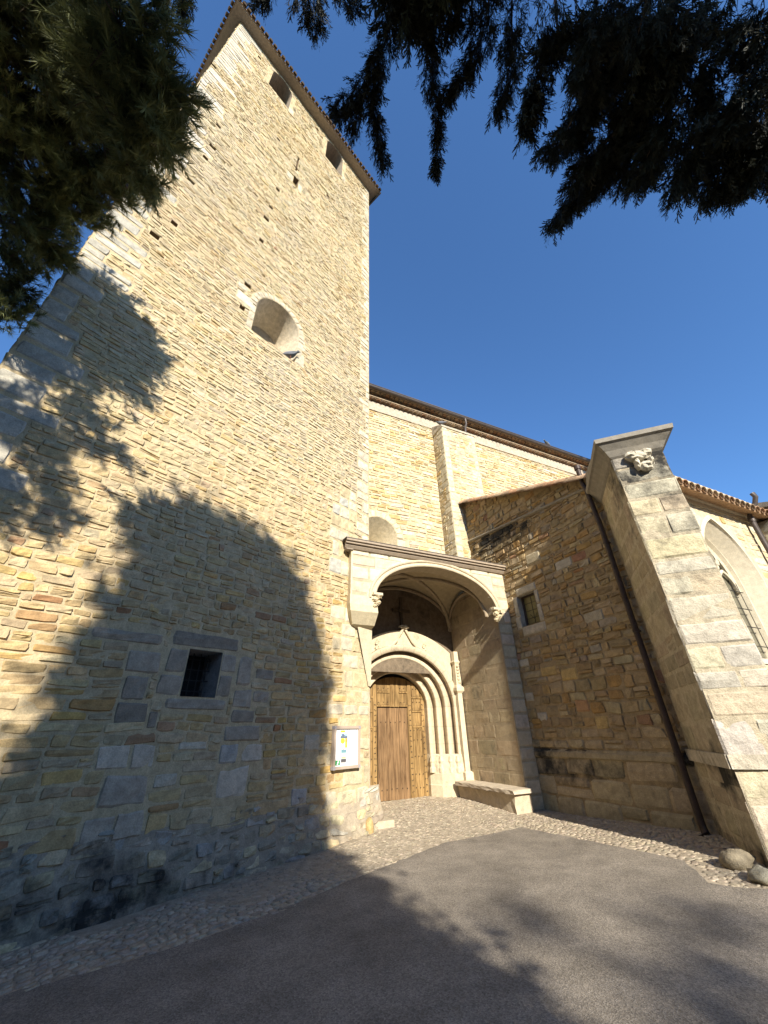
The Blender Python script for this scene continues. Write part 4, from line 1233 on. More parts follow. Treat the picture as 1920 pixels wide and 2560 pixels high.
tube(mb, FW2([(gc + .17 * math.cos(t), gs + .66 + .17 * math.sin(t), -.40) for t in np.linspace(0, 2 * math.pi, 14)]), .04, 6, TC)
tube(mb, FW2([(u, v, -.42) for u, v in ginn]), .06, 6, TC)
mb.build('tracery', M['ashlar'], gw)
mb = MB()
for v in np.arange(gv + .45, gs + .2, .42): tube(mb, FW2([(gc - hw2, v, -.33), (gc + hw2, v, -.33)]), .011, 5)
for k in (-.5, -.25, .25, .5): tube(mb, FW2([(gc + k * 1.1, gv + .3, -.33), (gc + k * 1.1, gs + .1, -.33)]), .008, 5)
mb.build('window_bars', M['iron'], gw)
# moulded cornice and tile eave
mb = MB()
cp = [(0, W2Z - .04), (.05, W2Z + .0), (.06, W2Z + .06), (.16, W2Z + .18), (.22, W2Z + .26), (.22, W2Z + .36), (0, W2Z + .38)]
loft(mb, FW2, [[(u, v, w) for w, v in cp] for u in (.2, 9)], (.62, .54, .39, .04))
mb.box(FW2, .2, 9, W2Z - .16, W2Z - .06, -.05, .03, (.58, .49, .34, .05))
mb.build('cornice', M['ashlar'], chap)
mb = MB()
slc = np.array([*(Bv[:2] * math.cos(math.atan(.405))), math.sin(math.atan(.405))]); nuc = np.cross(Av, slc)
if nuc[2] < 0: nuc = -nuc
def rz(D): return 8.78 + .05 - (-D + 1.3) * .405
De = -KS - .38
def RP(u, D, k=0): return P3(u, D, rz(D)) + nuc * k
mb.add(np.array([RP(.02, De), RP(9, De), RP(9, 2.0), RP(.02, 2.0), RP(.02, De, -.05), RP(9, De, -.05), RP(9, 2.0, -.05), RP(.02, 2.0, -.05)]), [(0, 1, 2, 3), (7, 6, 5, 4), (0, 3, 7, 4), (4, 5, 1, 0)], None, (.40, .26, .16, .05))
nj = int(abs(2.0 - De) / math.cos(math.atan(.405)) / .34)
for k in range(int(9.2 / .235)):
    for j in range(nj):
        if k > 2 and 3 < j: continue
        p = RP(.02 + k * .235, De - .06, .015 + .012 * (j % 1)) + slc * j * .34
        half_tile(mb, p + nuc * .01 * random.random(), slc, Av, nuc, .10, .42, tcol(.85, 1.25), n=7)
    half_tile(mb, RP(.02 + k * .235 + .117, De - .03, .055), slc, Av, nuc, .10, .5, tcol(.6, .9), n=7, flip=True)
for j in range(nj + 1):                              # verge tiles along the rake, seen from the side
    p = RP(-.10, De - .06, -.09) + slc * j * .34
    half_tile(mb, p + nuc * random.uniform(0, .025), slc, Av, nuc, .15, .44, tcol(.95, 1.4), n=8, thick=.02)
    half_tile(mb, RP(.02, De - .06, -.02) + slc * (j * .34 + .1) + nuc * random.uniform(0, .02), slc, Av, nuc, .14, .42, tcol(.85, 1.3), n=8, thick=.02)
mb.build('roof', M['terracotta'], chap)
mb = MB(); mb.box(Frame(P3(.3, -KS + .3, 0), A0), 0, 8.4, -.1, 6.6, -6.1, -.9, (.4, .33, .22, 0))
mb.build('inner_core', M['rubble'], chap)

# diagonal corner buttress
J = P3(0, -JS, 0)
hb = A0 + 135
E_ = J + 1.72 * hd(hb)
FBL = Frame(J, hb)                                   # shaded left flank
FBF = Frame(E_, hb - 90)                             # sunlit front
BW, BZ = .83, 6.12
E2 = E_ + BW * hd(hb - 90)
FBR = Frame(E2, hb + 180)
mb = MB()
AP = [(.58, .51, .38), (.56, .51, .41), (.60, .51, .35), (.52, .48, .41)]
def bst(u, v): return .05 + .30 * np.clip((v - 2.4) / 2.2, 0, 1) * vnoise(u * 3, v * 1.2, 5) + .12 * np.clip((u - .35) / .4, 0, 1) * np.clip((v - 2) / 2, 0, 1) + .12 * np.clip((v - 5.4) / .7, 0, 1) * vnoise(u * 2, v, 2)
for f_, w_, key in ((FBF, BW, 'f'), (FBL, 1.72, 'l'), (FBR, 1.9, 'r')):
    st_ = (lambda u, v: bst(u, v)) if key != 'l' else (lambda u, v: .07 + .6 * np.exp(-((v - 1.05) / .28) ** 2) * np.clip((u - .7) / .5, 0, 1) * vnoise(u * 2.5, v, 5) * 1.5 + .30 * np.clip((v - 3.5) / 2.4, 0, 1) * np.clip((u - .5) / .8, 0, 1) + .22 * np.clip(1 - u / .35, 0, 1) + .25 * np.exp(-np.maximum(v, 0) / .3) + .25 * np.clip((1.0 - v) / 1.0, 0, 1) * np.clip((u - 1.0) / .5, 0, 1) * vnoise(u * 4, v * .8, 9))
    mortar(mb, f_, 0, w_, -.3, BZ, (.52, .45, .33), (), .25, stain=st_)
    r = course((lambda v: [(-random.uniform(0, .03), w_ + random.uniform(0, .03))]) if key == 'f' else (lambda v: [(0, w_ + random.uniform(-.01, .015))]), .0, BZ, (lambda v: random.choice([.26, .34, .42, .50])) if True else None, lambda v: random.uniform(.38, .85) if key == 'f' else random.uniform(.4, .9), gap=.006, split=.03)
    q = rq(r); c = cen(q); cc = pick(AP if key != 'l' else [(.44, .37, .26), (.40, .34, .245), (.48, .41, .29)], [4, 3, 3, 2][:len(AP if key != 'l' else [1, 2, 3])], len(q), .08); cc[:, 3] = st_(c[:, 0], c[:, 1])  # flank stones toned darker than the front, its shade put into the colour
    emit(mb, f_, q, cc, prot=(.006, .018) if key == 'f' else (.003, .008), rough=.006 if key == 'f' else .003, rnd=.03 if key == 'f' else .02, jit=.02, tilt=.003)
# string band carried round the buttress
for f_, w_ in ((FBF, BW), (FBL, 1.72)):
    mb.box(f_, -.03, w_ + .03, 1.10, 1.26, -.05, .05, (.56, .50, .40, .16))
but = mb.build('corner_buttress', M['rough_ashlar'], chap)
mb = MB()
cx = (E_ + E2) / 2
def cap(off, z, back=1.75):
    a, b = FBF.u, -FBF.n
    return [E_ - a * off - b * off, E2 + a * off - b * off, E2 + a * off + b * back, E_ - a * off + b * back]
rg = [[p + UP * z for p in cap(o_, z)] for o_, z in ((.0, BZ - .02), (.04, BZ + .02), (.10, BZ + .13), (.20, BZ + .25), (.24, BZ + .27), (.25, BZ + .36), (.20, BZ + .38))]
rg.append([p + UP * (BZ + .42 + (.35 if k > 1 else 0)) for k, p in enumerate(cap(.16, 0))])
loft(mb, I3, rg, (.30, .275, .235, .12), closed=True); fan(mb, I3, rg[-1], (.28, .26, .22, .1))
mb.build('buttress_cap', M['ashlar'], but)
mb = MB()
for k, (u, v, a, b) in enumerate(((.40, BZ - .10, .19, .10), (.30, BZ - .07, .12, .09), (.52, BZ - .06, .13, .08), (.47, BZ - .34, .12, .09), (.56, BZ - .27, .05, .10), (.34, BZ - .27, .045, .13))):
    lumpy(mb, FBF([(u, v, .07)])[0], FBF.u * a, -FBF.n * .11, UP * b, .10, (.62, .57, .46, .02), 70 + k, seg=14)
mb.build('carved_block', M['ashlar'], but, smooth=False)
# downpipe in the corner
mb = MB()
px = [FW1([(JS - .22, 7.20, .13)])[0], FW1([(JS - .22, 6.72, .13)])[0], FW1([(JS - .18, 6.55, .12)])[0], FW1([(JS - .13, 5.5, .12)])[0], FW1([(JS - .13, .28, .12)])[0], FW1([(JS - .11, .16, .13)])[0], FW1([(JS - .10, .09, .26)])[0]]
tube(mb, px, [.055, .055, .055, .055, .055, .058, .06], 12, (.5, .5, .5, 0))
tube(mb, [FW1([(JS - .22, 7.14, .13)])[0], FW1([(JS - .22, 7.24, .13)])[0]], .075, 12)
pipe = mb.build('downpipe', M['pipe'], chap, smooth=True)
for z in (1.15, 3.2, 5.1):
    mb = MB(); tube(mb, [FW1([(JS - .13, z, .12)])[0], FW1([(JS - .13, z + .05, .12)])[0]], .066, 12)
    mb.box(FW1, JS - .16, JS - .10, z + .01, z + .04, .0, .08, (.4, .4, .4, 0))
    mb.build('pipe_bracket', M['pipe'], pipe, smooth=True)
# second buttress and pipe at the far right
mb = MB()
F3 = Frame(K + 5.55 * Av, A0 + 90)                   # its left flank
f3o = Frame(F3.O, A0 + 90)
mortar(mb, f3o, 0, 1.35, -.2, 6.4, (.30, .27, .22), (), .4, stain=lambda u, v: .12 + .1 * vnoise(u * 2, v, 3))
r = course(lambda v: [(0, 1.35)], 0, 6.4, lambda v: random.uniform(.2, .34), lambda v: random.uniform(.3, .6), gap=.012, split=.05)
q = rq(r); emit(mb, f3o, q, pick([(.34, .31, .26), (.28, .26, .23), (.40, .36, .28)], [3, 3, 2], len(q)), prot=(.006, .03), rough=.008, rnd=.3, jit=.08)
mb.box(Frame(K + 1.35 * -Bv, A0), 5.57, 6.6, -.2, 6.38, -1.4, -.01, (.5, .44, .33, .1))
mb.add(np.array([K + u * Av - Bv * w + UP * z for u, w, z in ((5.48, 1.42, 6.38), (6.7, 1.42, 6.38), (6.7, -.1, 6.9), (5.48, -.1, 6.9), (5.48, 1.42, 6.5), (6.7, 1.42, 6.5), (6.7, -.1, 7.05), (5.48, -.1, 7.05))]), [(3, 2, 1, 0), (4, 5, 6, 7), (0, 1, 5, 4), (3, 0, 4, 7), (1, 2, 6, 5)], None, (.27, .25, .22, .12))
mb.build('far_buttress', M['ashlar'], chap)
mb = MB()
tube(mb, [FW2([p])[0] for p in ((5.0, 7.02, .42), (5.02, 6.9, .44), (5.0, 6.72, .36), (4.93, 6.58, .22), (4.9, 6.42, .16), (4.9, 5, .16), (4.9, .1, .16))], .06, 12)
tube(mb, [FW2([p])[0] for p in ((4.9, 6.25, .16), (4.9, 6.38, .16))], .075, 12)
mb.build('downpipe', M['zinc'], chap, smooth=True)

# ------------------------------------------------------------------ bench, boulders, step
bench = thing('stone_bench', 'low stone bench with rough slab along the right inner side of the porch', 'bench', P3(-.7, 1, 0))
mb = MB()
FBn = Frame(P3(-.92, -.14, 0), A0 + 90); 
def bx(mb, u0, u1, d0, d1, z0, z1, C, n=14, amp=.012, seed=0):
    us = np.linspace(u0, u1, 4); ds = np.linspace(d0, d1, n)
    V = []; Q = []
    r_ = np.random.default_rng(seed)
    prof_ = [(u0, z0), (u0, (z0 + z1) / 2), (u0, z1 - .015), (u0 + .02, z1), ((u0 + u1) / 2, z1 + .004), (u1, z1)]
    rings = [[P3(u, d, z) + r_.normal(0, amp, 3) * (0.4 if i == 5 else 1) for i, (u, z) in enumerate(prof_)] for d in ds]
    loft(mb, I3, rings, C)
    fan(mb, I3, rings[0] + [P3(u1, d0, z0)], C); 
bx(mb, -.90, -.44, -.12, 2.02, -.1, .37, (.50, .42, .31, .06), seed=2)
mb.build('bench_base', M['ashlar'], bench)
mb = MB(); bx(mb, -1.0, -.44, -.2, 2.04, .375, .455, (.52, .445, .345, .08), n=20, amp=.005, seed=3)
rg = [P3(-1.0, -.2, .375), P3(-1.0, 2.04, .375), P3(-.44, 2.04, .375), P3(-.44, -.2, .375)]; fan(mb, I3, rg, (.5, .4, .3, 0))
mb.build('bench_slab', M['ashlar'], bench)

def rock(name, c, rx, ry, rz, label, seed, colr, amp=.07, rot=0):
    mb = MB()
    a = hd(rot); b = hd(rot + 90)
    z = float(gz0(c[0], c[1]))
    lumpy(mb, (c[0], c[1], z + rz * .35), a * rx, b * ry, UP * rz, amp, colr, seed, seg=13)
    o = mb.build(name, M['rough_ashlar'], None, smooth=True)
    return tag(o, label, 'rock')
rock('boulder', (4.18, 5.86), .19, .14, .085, 'rounded pale boulder in the sun at the foot of the corner buttress', 5, (.38, .35, .27, .12), .12, rot=30)
rock('boulder', (4.26, 6.30), .20, .16, .12, 'shaded squat boulder between the downpipe foot and the sunlit boulder', 6, (.33, .28, .20, .14), .12, rot=70)
rock('boulder', tuple(P3(-4.18, .28, 0)[:2]), .09, .08, .17, 'egg-shaped ochre stone set upright at the tower corner beside the door', 7, (.50, .36, .17, .02), .03, rot=40)
mb = MB(); mb.box(porch(.62), -4.12, -3.60, -.12, .09, -.35, .24, (.50, .43, .32, .08))
stp = mb.build('stone_block', M['ashlar']); tag(stp, 'low pale stone block on the cobbles left of the wooden door', 'block')
# weed at the buttress foot
M['leafg'] = flat_mat('weed_leaf', (.07, .09, .035), .7, var=.4, scale=30)
mb = MB()
for k in range(60):
    p0 = np.array([4.47 + random.gauss(0, .09), 5.62 + random.gauss(0, .09), 0]); p0[2] = gz0(p0[0], p0[1])
    d = np.array([random.gauss(0, .6), random.gauss(0, .6), 1.0]); d /= np.linalg.norm(d); e = np.cross(d, [random.random(), .3, .2]); e /= np.linalg.norm(e)
    L = random.uniform(.06, .2)
    mb.add([p0, p0 + d * L * .5 + e * .016, p0 + d * L, p0 + d * L * .5 - e * .016], [(0, 1, 2, 3)])
w_ = mb.build('weed', M['leafg']); tag(w_, 'small green weed growing at the foot of the corner buttress', 'plant')

# ------------------------------------------------------------------ notice board
u0, u1, z0, z1 = -1.09, -.36, 1.0, 1.73
nb = thing('notice_board', 'framed white notice board with small posters on the tower wall left of the door', 'notice board', FT([((u0 + u1) / 2, z0, 0)])[0])
mb = MB(); fw = .05
for (a, b_, c_, d_) in ((u0 + fw, u1 - fw, z0, z0 + fw), (u0 + fw, u1 - fw, z1 - fw, z1), (u0, u0 + fw, z0 + fw, z1 - fw), (u1 - fw, u1, z0 + fw, z1 - fw)):
    mb.box(FT, a, b_, c_, d_, .02, .095, (.5, .5, .5, 0))
mb.build('board_frame', M['frame'], nb)
for (a, c_) in ((u0, z0), (u1 - fw, z0), (u0, z1 - fw), (u1 - fw, z1 - fw)):
    mb = MB(); mb.box(FT, a - .003, a + fw + .003, c_ - .003, c_ + fw + .003, .02, .099, (.5, .5, .5, 0)); mb.build('frame_corner', M['corner'], nb)
mb = MB(); mb.box(FT, u0 + fw, u1 - fw, z0 + fw, z1 - fw, .025, .065, (.8, .8, .8, 0)); mb.build('backing_sheet', M['paper'], nb)
iu0, iu1, iz0, iz1 = u0 + fw, u1 - fw, z0 + fw, z1 - fw
def bp_(fx, fz): return iu0 + fx * (iu1 - iu0), iz0 + fz * (iz1 - iz0)
def pr_(mb, x0, x1, y0, y1, C, w=.0675):
    a = bp_(x0, y0); b_ = bp_(x1, y1); mb.box(FT, a[0], b_[0], a[1], b_[1], .06, w, (*C, 0))
mb = MB()
pr_(mb, .22, .42, .90, .955, (.78, .50, .05)); pr_(mb, .22, .53, .735, .88, (.35, .50, .72)); pr_(mb, .22, .53, .735, .80, (.13, .16, .22), .069); pr_(mb, .29, .36, .80, .86, (.10, .13, .2), .069); pr_(mb, .36, .43, .78, .83, (.18, .24, .3), .0695)
pr_(mb, .43, .53, .48, .735, (.80, .50, .08)); pr_(mb, .45, .47, .64, .72, (.3, .2, .1), .069); pr_(mb, .49, .51, .62, .72, (.3, .2, .1), .069)
a = bp_(.32, .67); fan(mb, FT, [(a[0] + .06 * math.cos(t), a[1] + .05 * math.sin(t), .0685) for t in np.linspace(0, 2 * math.pi, 16, endpoint=False)], (.85, .68, .06, 0))
mb.build('leaflet', M['attr'], nb)
mb = MB()
pr_(mb, .27, .49, .10, .43, (.45, .58, .58)); pr_(mb, .27, .49, .35, .43, (.16, .30, .36), .069); pr_(mb, .29, .47, .20, .24, (.70, .60, .25), .069); pr_(mb, .27, .49, .10, .185, (.10, .09, .10), .069); pr_(mb, .28, .48, .07, .10, (.5, .5, .5), .069); pr_(mb, .355, .385, .425, .445, (.4, .1, .08), .07)
mb.build('poster', M['attr'], nb)
mb = MB()
pr_(mb, .015, .235, .03, .165, (.02, .26, .07)); pr_(mb, .03, .22, .15, .16, (.7, .8, .7), .069); pr_(mb, .11, .15, .045, .11, (.85, .9, .85), .0695); pr_(mb, .12, .18, .085, .125, (.85, .9, .85), .07); pr_(mb, .15, .175, .12, .145, (.85, .9, .85), .07); pr_(mb, .09, .16, .04, .055, (.85, .9, .85), .0705)
mb.build('green_sticker', M['attr'], nb)
mb = MB()
for k, (x0, x1) in enumerate(((.71, .80), (.69, .76), (.77, .84), (.72, .80), (.70, .82), (.68, .84), (.71, .83))):
    y = (.435, .365, .365, .30, .235, .17, .10)[k]
    pr_(mb, x0, x1, y, y + .013, (.45, .46, .50))
for x, y in ((.53, .955), (.60, .96), (.92, .955), (.97, .89), (.22, .45), (.60, .47), (.605, .455), (.90, .47), (.91, .44), (.77, .02)):
    pr_(mb, x, x + .014, y, y + .018, (.1, .1, .12))
mb.build('printed_lines', M['attr'], nb)

# ------------------------------------------------------------------ pigeons
M['feather'] = masonry_mat('feathers', .25, .1, .002)
def pigeon(pos, head, label, s=1.0):
    o = thing('pigeon', label, 'bird', tuple(pos), 'pigeons perched on the church')
    f = hd(head); sd_ = hd(head + 90); pos = np.array(pos, float)
    mb = MB()
    pr = [(-.20, .055, .004, .02), (-.12, .075, .035, .02), (-.07, .09, .055, .05), (0, .105, .068, .065), (.06, .13, .06, .065), (.095, .165, .04, .045), (.115, .20, .026, .03), (.125, .225, .030, .03), (.15, .232, .022, .022), (.17, .228, .006, .006), (.185, .224, .002, .002)]
    rings = []; C = []
    for x, z, w, h in pr:
        rings.append([pos + (f * x + UP * (z + .0)) * s + (sd_ * w * math.cos(t) + UP * h * math.sin(t)) * s for t in np.linspace(0, 2 * math.pi, 10, endpoint=False)])
        c = (.20, .21, .24, 0) if x < .05 else (.09, .11, .12, 0)
        if x > .16: c = (.3, .28, .26, 0)
        C += [c] * 10
    n0 = mb.n
    loft(mb, I3, rings, (.2, .2, .2, 0)); mb.C[-1] = np.array(C, float)
    loft(mb, I3, [[r_[-1], r_[0]] for r_ in rings], (.2, .21, .24, 0))
    for sg in (-1, 1): tube(mb, [pos + (f * .01 + sd_ * sg * .02 + UP * .05) * s, pos + (f * .015 + sd_ * sg * .022) * s], .005 * s, 5, (.35, .12, .08, 0))
    mb.build('body', M['feather'], o, smooth=True)
    return o
pigeon(FT([(bwc + .50, bwv + .0, .0)])[0], 75, 'grey pigeon perched on the sill of the big arched niche of the tower', 1.5)
pigeon(P3(-.52, 1.40, bh + .05), 300, 'grey pigeon on top of the nave buttress under the gutter', 1.25)
pigeon(P3(5.9, 1.6, EZ + .12), 240, 'dark pigeon on the nave roof edge, farther from the tower', 1.2)
pigeon(P3(4.75, -.35, 0) * np.array([1, 1, 0]) + UP * (rz(-.35) + .1), 100, 'small grey bird on the chapel roof ridge near the downpipe head', 1.0) if False else None

# ------------------------------------------------------------------ trees
def rot_frames(d, n):
    """random orthonormal frames with z axis = d (n,3)"""
    d = d / np.linalg.norm(d, axis=1, keepdims=True)
    a = rng.normal(size=(n, 3)); a -= (a * d).sum(1, keepdims=True) * d; a /= np.linalg.norm(a, axis=1, keepdims=True)
    b = np.cross(d, a)
    return np.stack([a, b, d], 1)                    # rows = axes

def scatter(mb, proto, pos, dirs, scale, colr):
    """proto: (V, T) with axis +z"""
    V, T = proto
    n = len(pos)
    Fm = rot_frames(dirs, n)
    W = np.einsum('vk,nkc->nvc', V, Fm) * scale[:, None, None] + pos[:, None, :]
    C = np.repeat(colr[:, None, :], len(V), 1)
    TT = (T[None] + (np.arange(n) * len(V))[:, None, None]).reshape(-1, 3)
    mb.add(W.reshape(-1, 3), None, TT, C.reshape(-1, 4))

def needle_tuft(n=40, L=.10, w=.0048, stem=.15):
    V, T = [], []
    for k in range(n):
        z = random.uniform(0.0, stem); a = random.uniform(0, 2 * math.pi); el = random.uniform(.35, 1.15)
        d = np.array([math.cos(a) * math.sin(el), math.sin(a) * math.sin(el), math.cos(el)])
        e = np.cross(d, [0.3, 0.5, 0.8]); e /= np.linalg.norm(e)
        p = np.array([0, 0, z]); l = L * random.uniform(.7, 1.15)
        b = len(V); V += [p - e * w, p + e * w, p + d * l]; T.append((b, b + 1, b + 2))
    b = len(V); V += [(-.004, 0, -.05), (.004, 0, -.05), (0, .0, stem)]; T.append((b, b + 1, b + 2))
    return np.array(V, float), np.array(T)

def frond(L=.5, nb=9, w=.011):
    """drooping cypress spray, axis +z"""
    V, T = [], []
    def blade(p, d, l, w):
        e = np.cross(d, [0.21, 0.9, 0.37]); e /= np.linalg.norm(e)
        b = len(V); V.extend([p - e * w * .6, p + e * w * .6, p + d * l * .6 + e * w, p + d * l, p + d * l * .6 - e * w])
        T.extend([(b, b + 1, b + 2), (b, b + 2, b + 4), (b + 4, b + 2, b + 3)])
    blade(np.zeros(3), np.array([0, 0, 1.0]), L, w)
    for k in range(nb):
        t = (k + .5) / nb
        a = random.uniform(0, 2 * math.pi); el = random.uniform(.35, .75)
        d = np.array([math.cos(a) * math.sin(el), math.sin(a) * math.sin(el), math.cos(el)])
        p = np.array([0, 0, L * t * .9]); l = L * (.55 - .3 * t)
        blade(p, d, l, w)
        for m_ in range(2):
            a2 = random.uniform(0, 2 * math.pi)
            d2 = d + .6 * np.array([math.cos(a2), math.sin(a2), .3]); d2 /= np.linalg.norm(d2)
            blade(p + d * l * (.35 + .3 * m_), d2, l * .45, w * .9)
    return np.array(V, float), np.array(T)

def leaf_mat(name, c, trans=.25):
    mt, nt, b = new_mat(name, .65)
    at = N(nt, "ShaderNodeAttribute", attribute_name='Col')
    nt.links.new(at.outputs['Color'], b.inputs['Base Color'])
    tr = N(nt, "ShaderNodeBsdfTranslucent"); nt.links.new(at.outputs['Color'], tr.inputs[0])
    mx = N(nt, "ShaderNodeMixShader"); mx.inputs[0].default_value = trans
    nt.links.new(b.outputs[0], mx.inputs[1]); nt.links.new(tr.outputs[0], mx.inputs[2])
    nt.links.new(mx.outputs[0], nt.nodes['Material Output'].inputs[0])
    return mt
M['needle'] = leaf_mat('pine_needle', 0, .2); M['cypress'] = leaf_mat('cypress_leaf', 0, .06)

CAM = np.array([0, 0, 1.6]); Rr, Uu, Ff = np.array(rt), np.array(up), np.array(fwd)
def at(px, py, D):
    """a point D metres from the eye along a line of sight measured on the photograph (used once to survey tree positions)"""
    d = Rr * (px - 960) / 962 - Uu * (py - 1280) / 962 + Ff
    return CAM + D * d / np.linalg.norm(d)

# --- pine, upper left
pine = thing('pine_tree', 'bushy dark green pine with cones leaning in front of the tower on the left', 'tree', (-7.2, 0.2, -.25))
blobs = []   # centre, radius, density
for px, py, D, r_, n_ in ((40, 40, 9.0, 1.4, 1.0), (180, 50, 9.0, 1.0, 1.0), (300, 60, 6.0, .48, 1.0), (90, 190, 9.2, 1.3, 1), (210, 190, 9.2, .95, 1), (318, 170, 6.0, .48, 1.0), (412, 225, 5.8, .20, .8), (368, 260, 5.9, .34, .9), (340, 310, 6.0, .42, 1.0), (400, 345, 5.9, .20, .9),
                      (250, 320, 9.0, .80, 1), (305, 410, 9.1, .46, 1), (350, 425, 6.0, .24, .9), (180, 400, 9.1, .7, .8), (235, 460, 9.1, .55, 1), (165, 500, 9.2, .56, 1), (90, 450, 9.3, .7, .75), (30, 340, 9.3, .9, .8), (60, 540, 9.2, .75, 1), (10, 560, 9.0, .7, .9), (195, 540, 9.2, .32, .9), (120, 595, 9.2, .38, .7), (135, 625, 9.2, .20, .5),
                      (20, 680, 8.6, .42, .8), (40, 720, 8.6, .28, .7), (10, 790, 8.4, .30, .8), (275, 240, 6.2, .5, 1), (150, 300, 9.2, .8, 1)):
    blobs.append((at(px, py, D), r_, n_))
for p_, q_, r_ in ((-4.4, 8.6, .7), (-3.5, 8.3, .6), (-4.3, 7.3, .65), (-3.4, 7.3, .55), (-2.95, 7.9, .4), (-4.7, 6.4, .7), (-3.9, 6.3, .6), (-3.3, 6.6, .45), (-4.5, 5.5, .6), (-3.8, 5.6, .4)):
    sv_ = np.array([math.sin(R(SUN_AZ)), math.cos(R(SUN_AZ)), 0]); pv_ = np.array([-math.cos(R(SUN_AZ)), math.sin(R(SUN_AZ)), 0])
    blobs.append((sv_ * -.9 + pv_ * p_ + UP * ((q_ - .9 * math.sin(R(SUN_EL))) / math.cos(R(SUN_EL))), r_, 1.5))
protos = [needle_tuft() for _ in range(6)]
P_, D_ = [], []
twigs = MB()
trunk_top = np.array([-6.4, .9, 10.5])
for c, r_, n_ in blobs:
    nb_ = int(30 * n_ * max(r_, .35) ** 1.7) + 5
    for k in range(nb_):
        d = rng.normal(size=3); d /= np.linalg.norm(d); d[2] = d[2] * .8 + .05
        s = c + d * r_ * rng.uniform(.0, .35); e = c + d * r_ * rng.uniform(.75, 1.12)
        bend = e + np.array([0, 0, .06])
        tube(twigs, [s, (s + e) / 2 + rng.normal(0, .03, 3), e], [.012, .008, .004], 4, (.5, .5, .5, 0), caps=False)
        m_ = int(9 + 7 * r_)
        t = rng.uniform(.2, 1.02, m_)
        P_.append(s + (e - s) * t[:, None] + rng.normal(0, .055, (m_, 3))); D_.append(np.tile(d, (m_, 1)) * .9 + rng.normal(0, .45, (m_, 3)) + np.array([0, 0, .25]))
P_ = np.concatenate(P_); D_ = np.concatenate(D_)
crown = MB()
idx = rng.integers(0, len(protos), len(P_))
tone = np.clip(fbm(P_[:, 0] * 1.5, P_[:, 2] * 1.5, 3)[:, None] * 1.3, .35, 1.25) * rng.uniform(.75, 1.25, (len(P_), 1))
cl = np.concatenate([np.array([.215, .235, .09]) * tone * np.array([1, 1, 1]), np.zeros((len(P_), 1))], 1)
for k in range(len(protos)):
    s_ = idx == k
    scatter(crown, protos[k], P_[s_], D_[s_], rng.uniform(.85, 1.35, s_.sum()), cl[s_])
crown.build('crown', M['needle'], pine)
twigs.build('twigs', M['bark'], pine)
mb = MB()
tube(mb, [(-7.2, .2, -.3), (-7.1, .3, 2.5), (-6.9, .5, 5.5), (-6.6, .8, 8.5), (-6.3, 1.0, 11)], [.32, .26, .22, .17, .10], 12)
for c, r_, n_ in blobs:
    if r_ > .6:
        s = np.array([-6.7, .7, 7.0]) + (np.array([-6.35, 1.0, 10.6]) - np.array([-6.7, .7, 7.0])) * min(1, max(0, (c[2] - 6.5) / 4.5))
        tube(mb, [s, (s + c) / 2 + np.array([0, 0, .25]), c], [.06, .04, .018], 6, caps=False)
mb.build('trunk', M['bark'], pine)
mb = MB()
for px, py, D in ((350, 210, 6.3), (315, 218, 6.2), (325, 240, 6.2), (285, 275, 6.9), (318, 465, 8.1), (322, 262, 6.2)):
    lumpy(mb, at(px, py, D), np.array([.028, 0, 0]), np.array([0, .028, 0]), UP * .045, .05, (.06, .045, .035, 0), 3, seg=8)
mb.build('pine_cones', M['bark'], pine)

# --- tall cypress, upper right, its boughs hanging high above
cyp = thing('cypress_tree', 'tall dark cypress whose black drooping boughs hang over the top right of the view', 'tree', (19, -3.5, 0))
TD = 26.0
strands = []
def S(pts, w, dens=1.0, dd=0): k_ = 1 if pts[0][0] > 1290 else 1.27; strands.append(([at(x, y, TD * k_ + dd) for x, y in pts], w * 1.42 * k_, dens))
S([(1010, -60), (969, 80), (945, 160), (900, 225), (850, 280)], .55, 1.0); S([(850, 250), (822, 300), (818, 335)], .25, .9)
S([(945, 150), (930, 260), (945, 330), (958, 410)], .40, 1.0, .3); S([(905, 230), (890, 300), (880, 340)], .28, .8)
S([(1075, -60), (1068, 60), (1076, 120)], .45, 1.0); S([(1076, 100), (1084, 230), (1098, 260), (1092, 350), (1090, 430)], .34, 1.0, .2)
S([(1230, -40), (1205, 90), (1160, 180), (1115, 240)], .55, 1.0); S([(1280, 0), (1278, 130), (1270, 200), (1245, 280)], .5, 1.0, .5); S([(1190, 60), (1150, 60)], .4, .8)
S([(1140, -40), (1120, 40), (1130, 80)], .5, 1.0); S([(1040, -30), (1030, 60)], .35, .9)
S([(1385, -20), (1395, 90), (1345, 190), (1320, 310)], .6, 1.0); S([(1330, 200), (1312, 290), (1318, 330)], .35, .9)
S([(760, -60), (775, 20), (790, 66)], .50, 1.1); S([(690, -60), (650, 12)], .35, 1); S([(840, -50), (870, 5), (890, 15)], .3, 1); S([(470, -70), (462, 14), (470, 30)], .22, .9); S([(400, -60), (410, 5)], .3, .8)
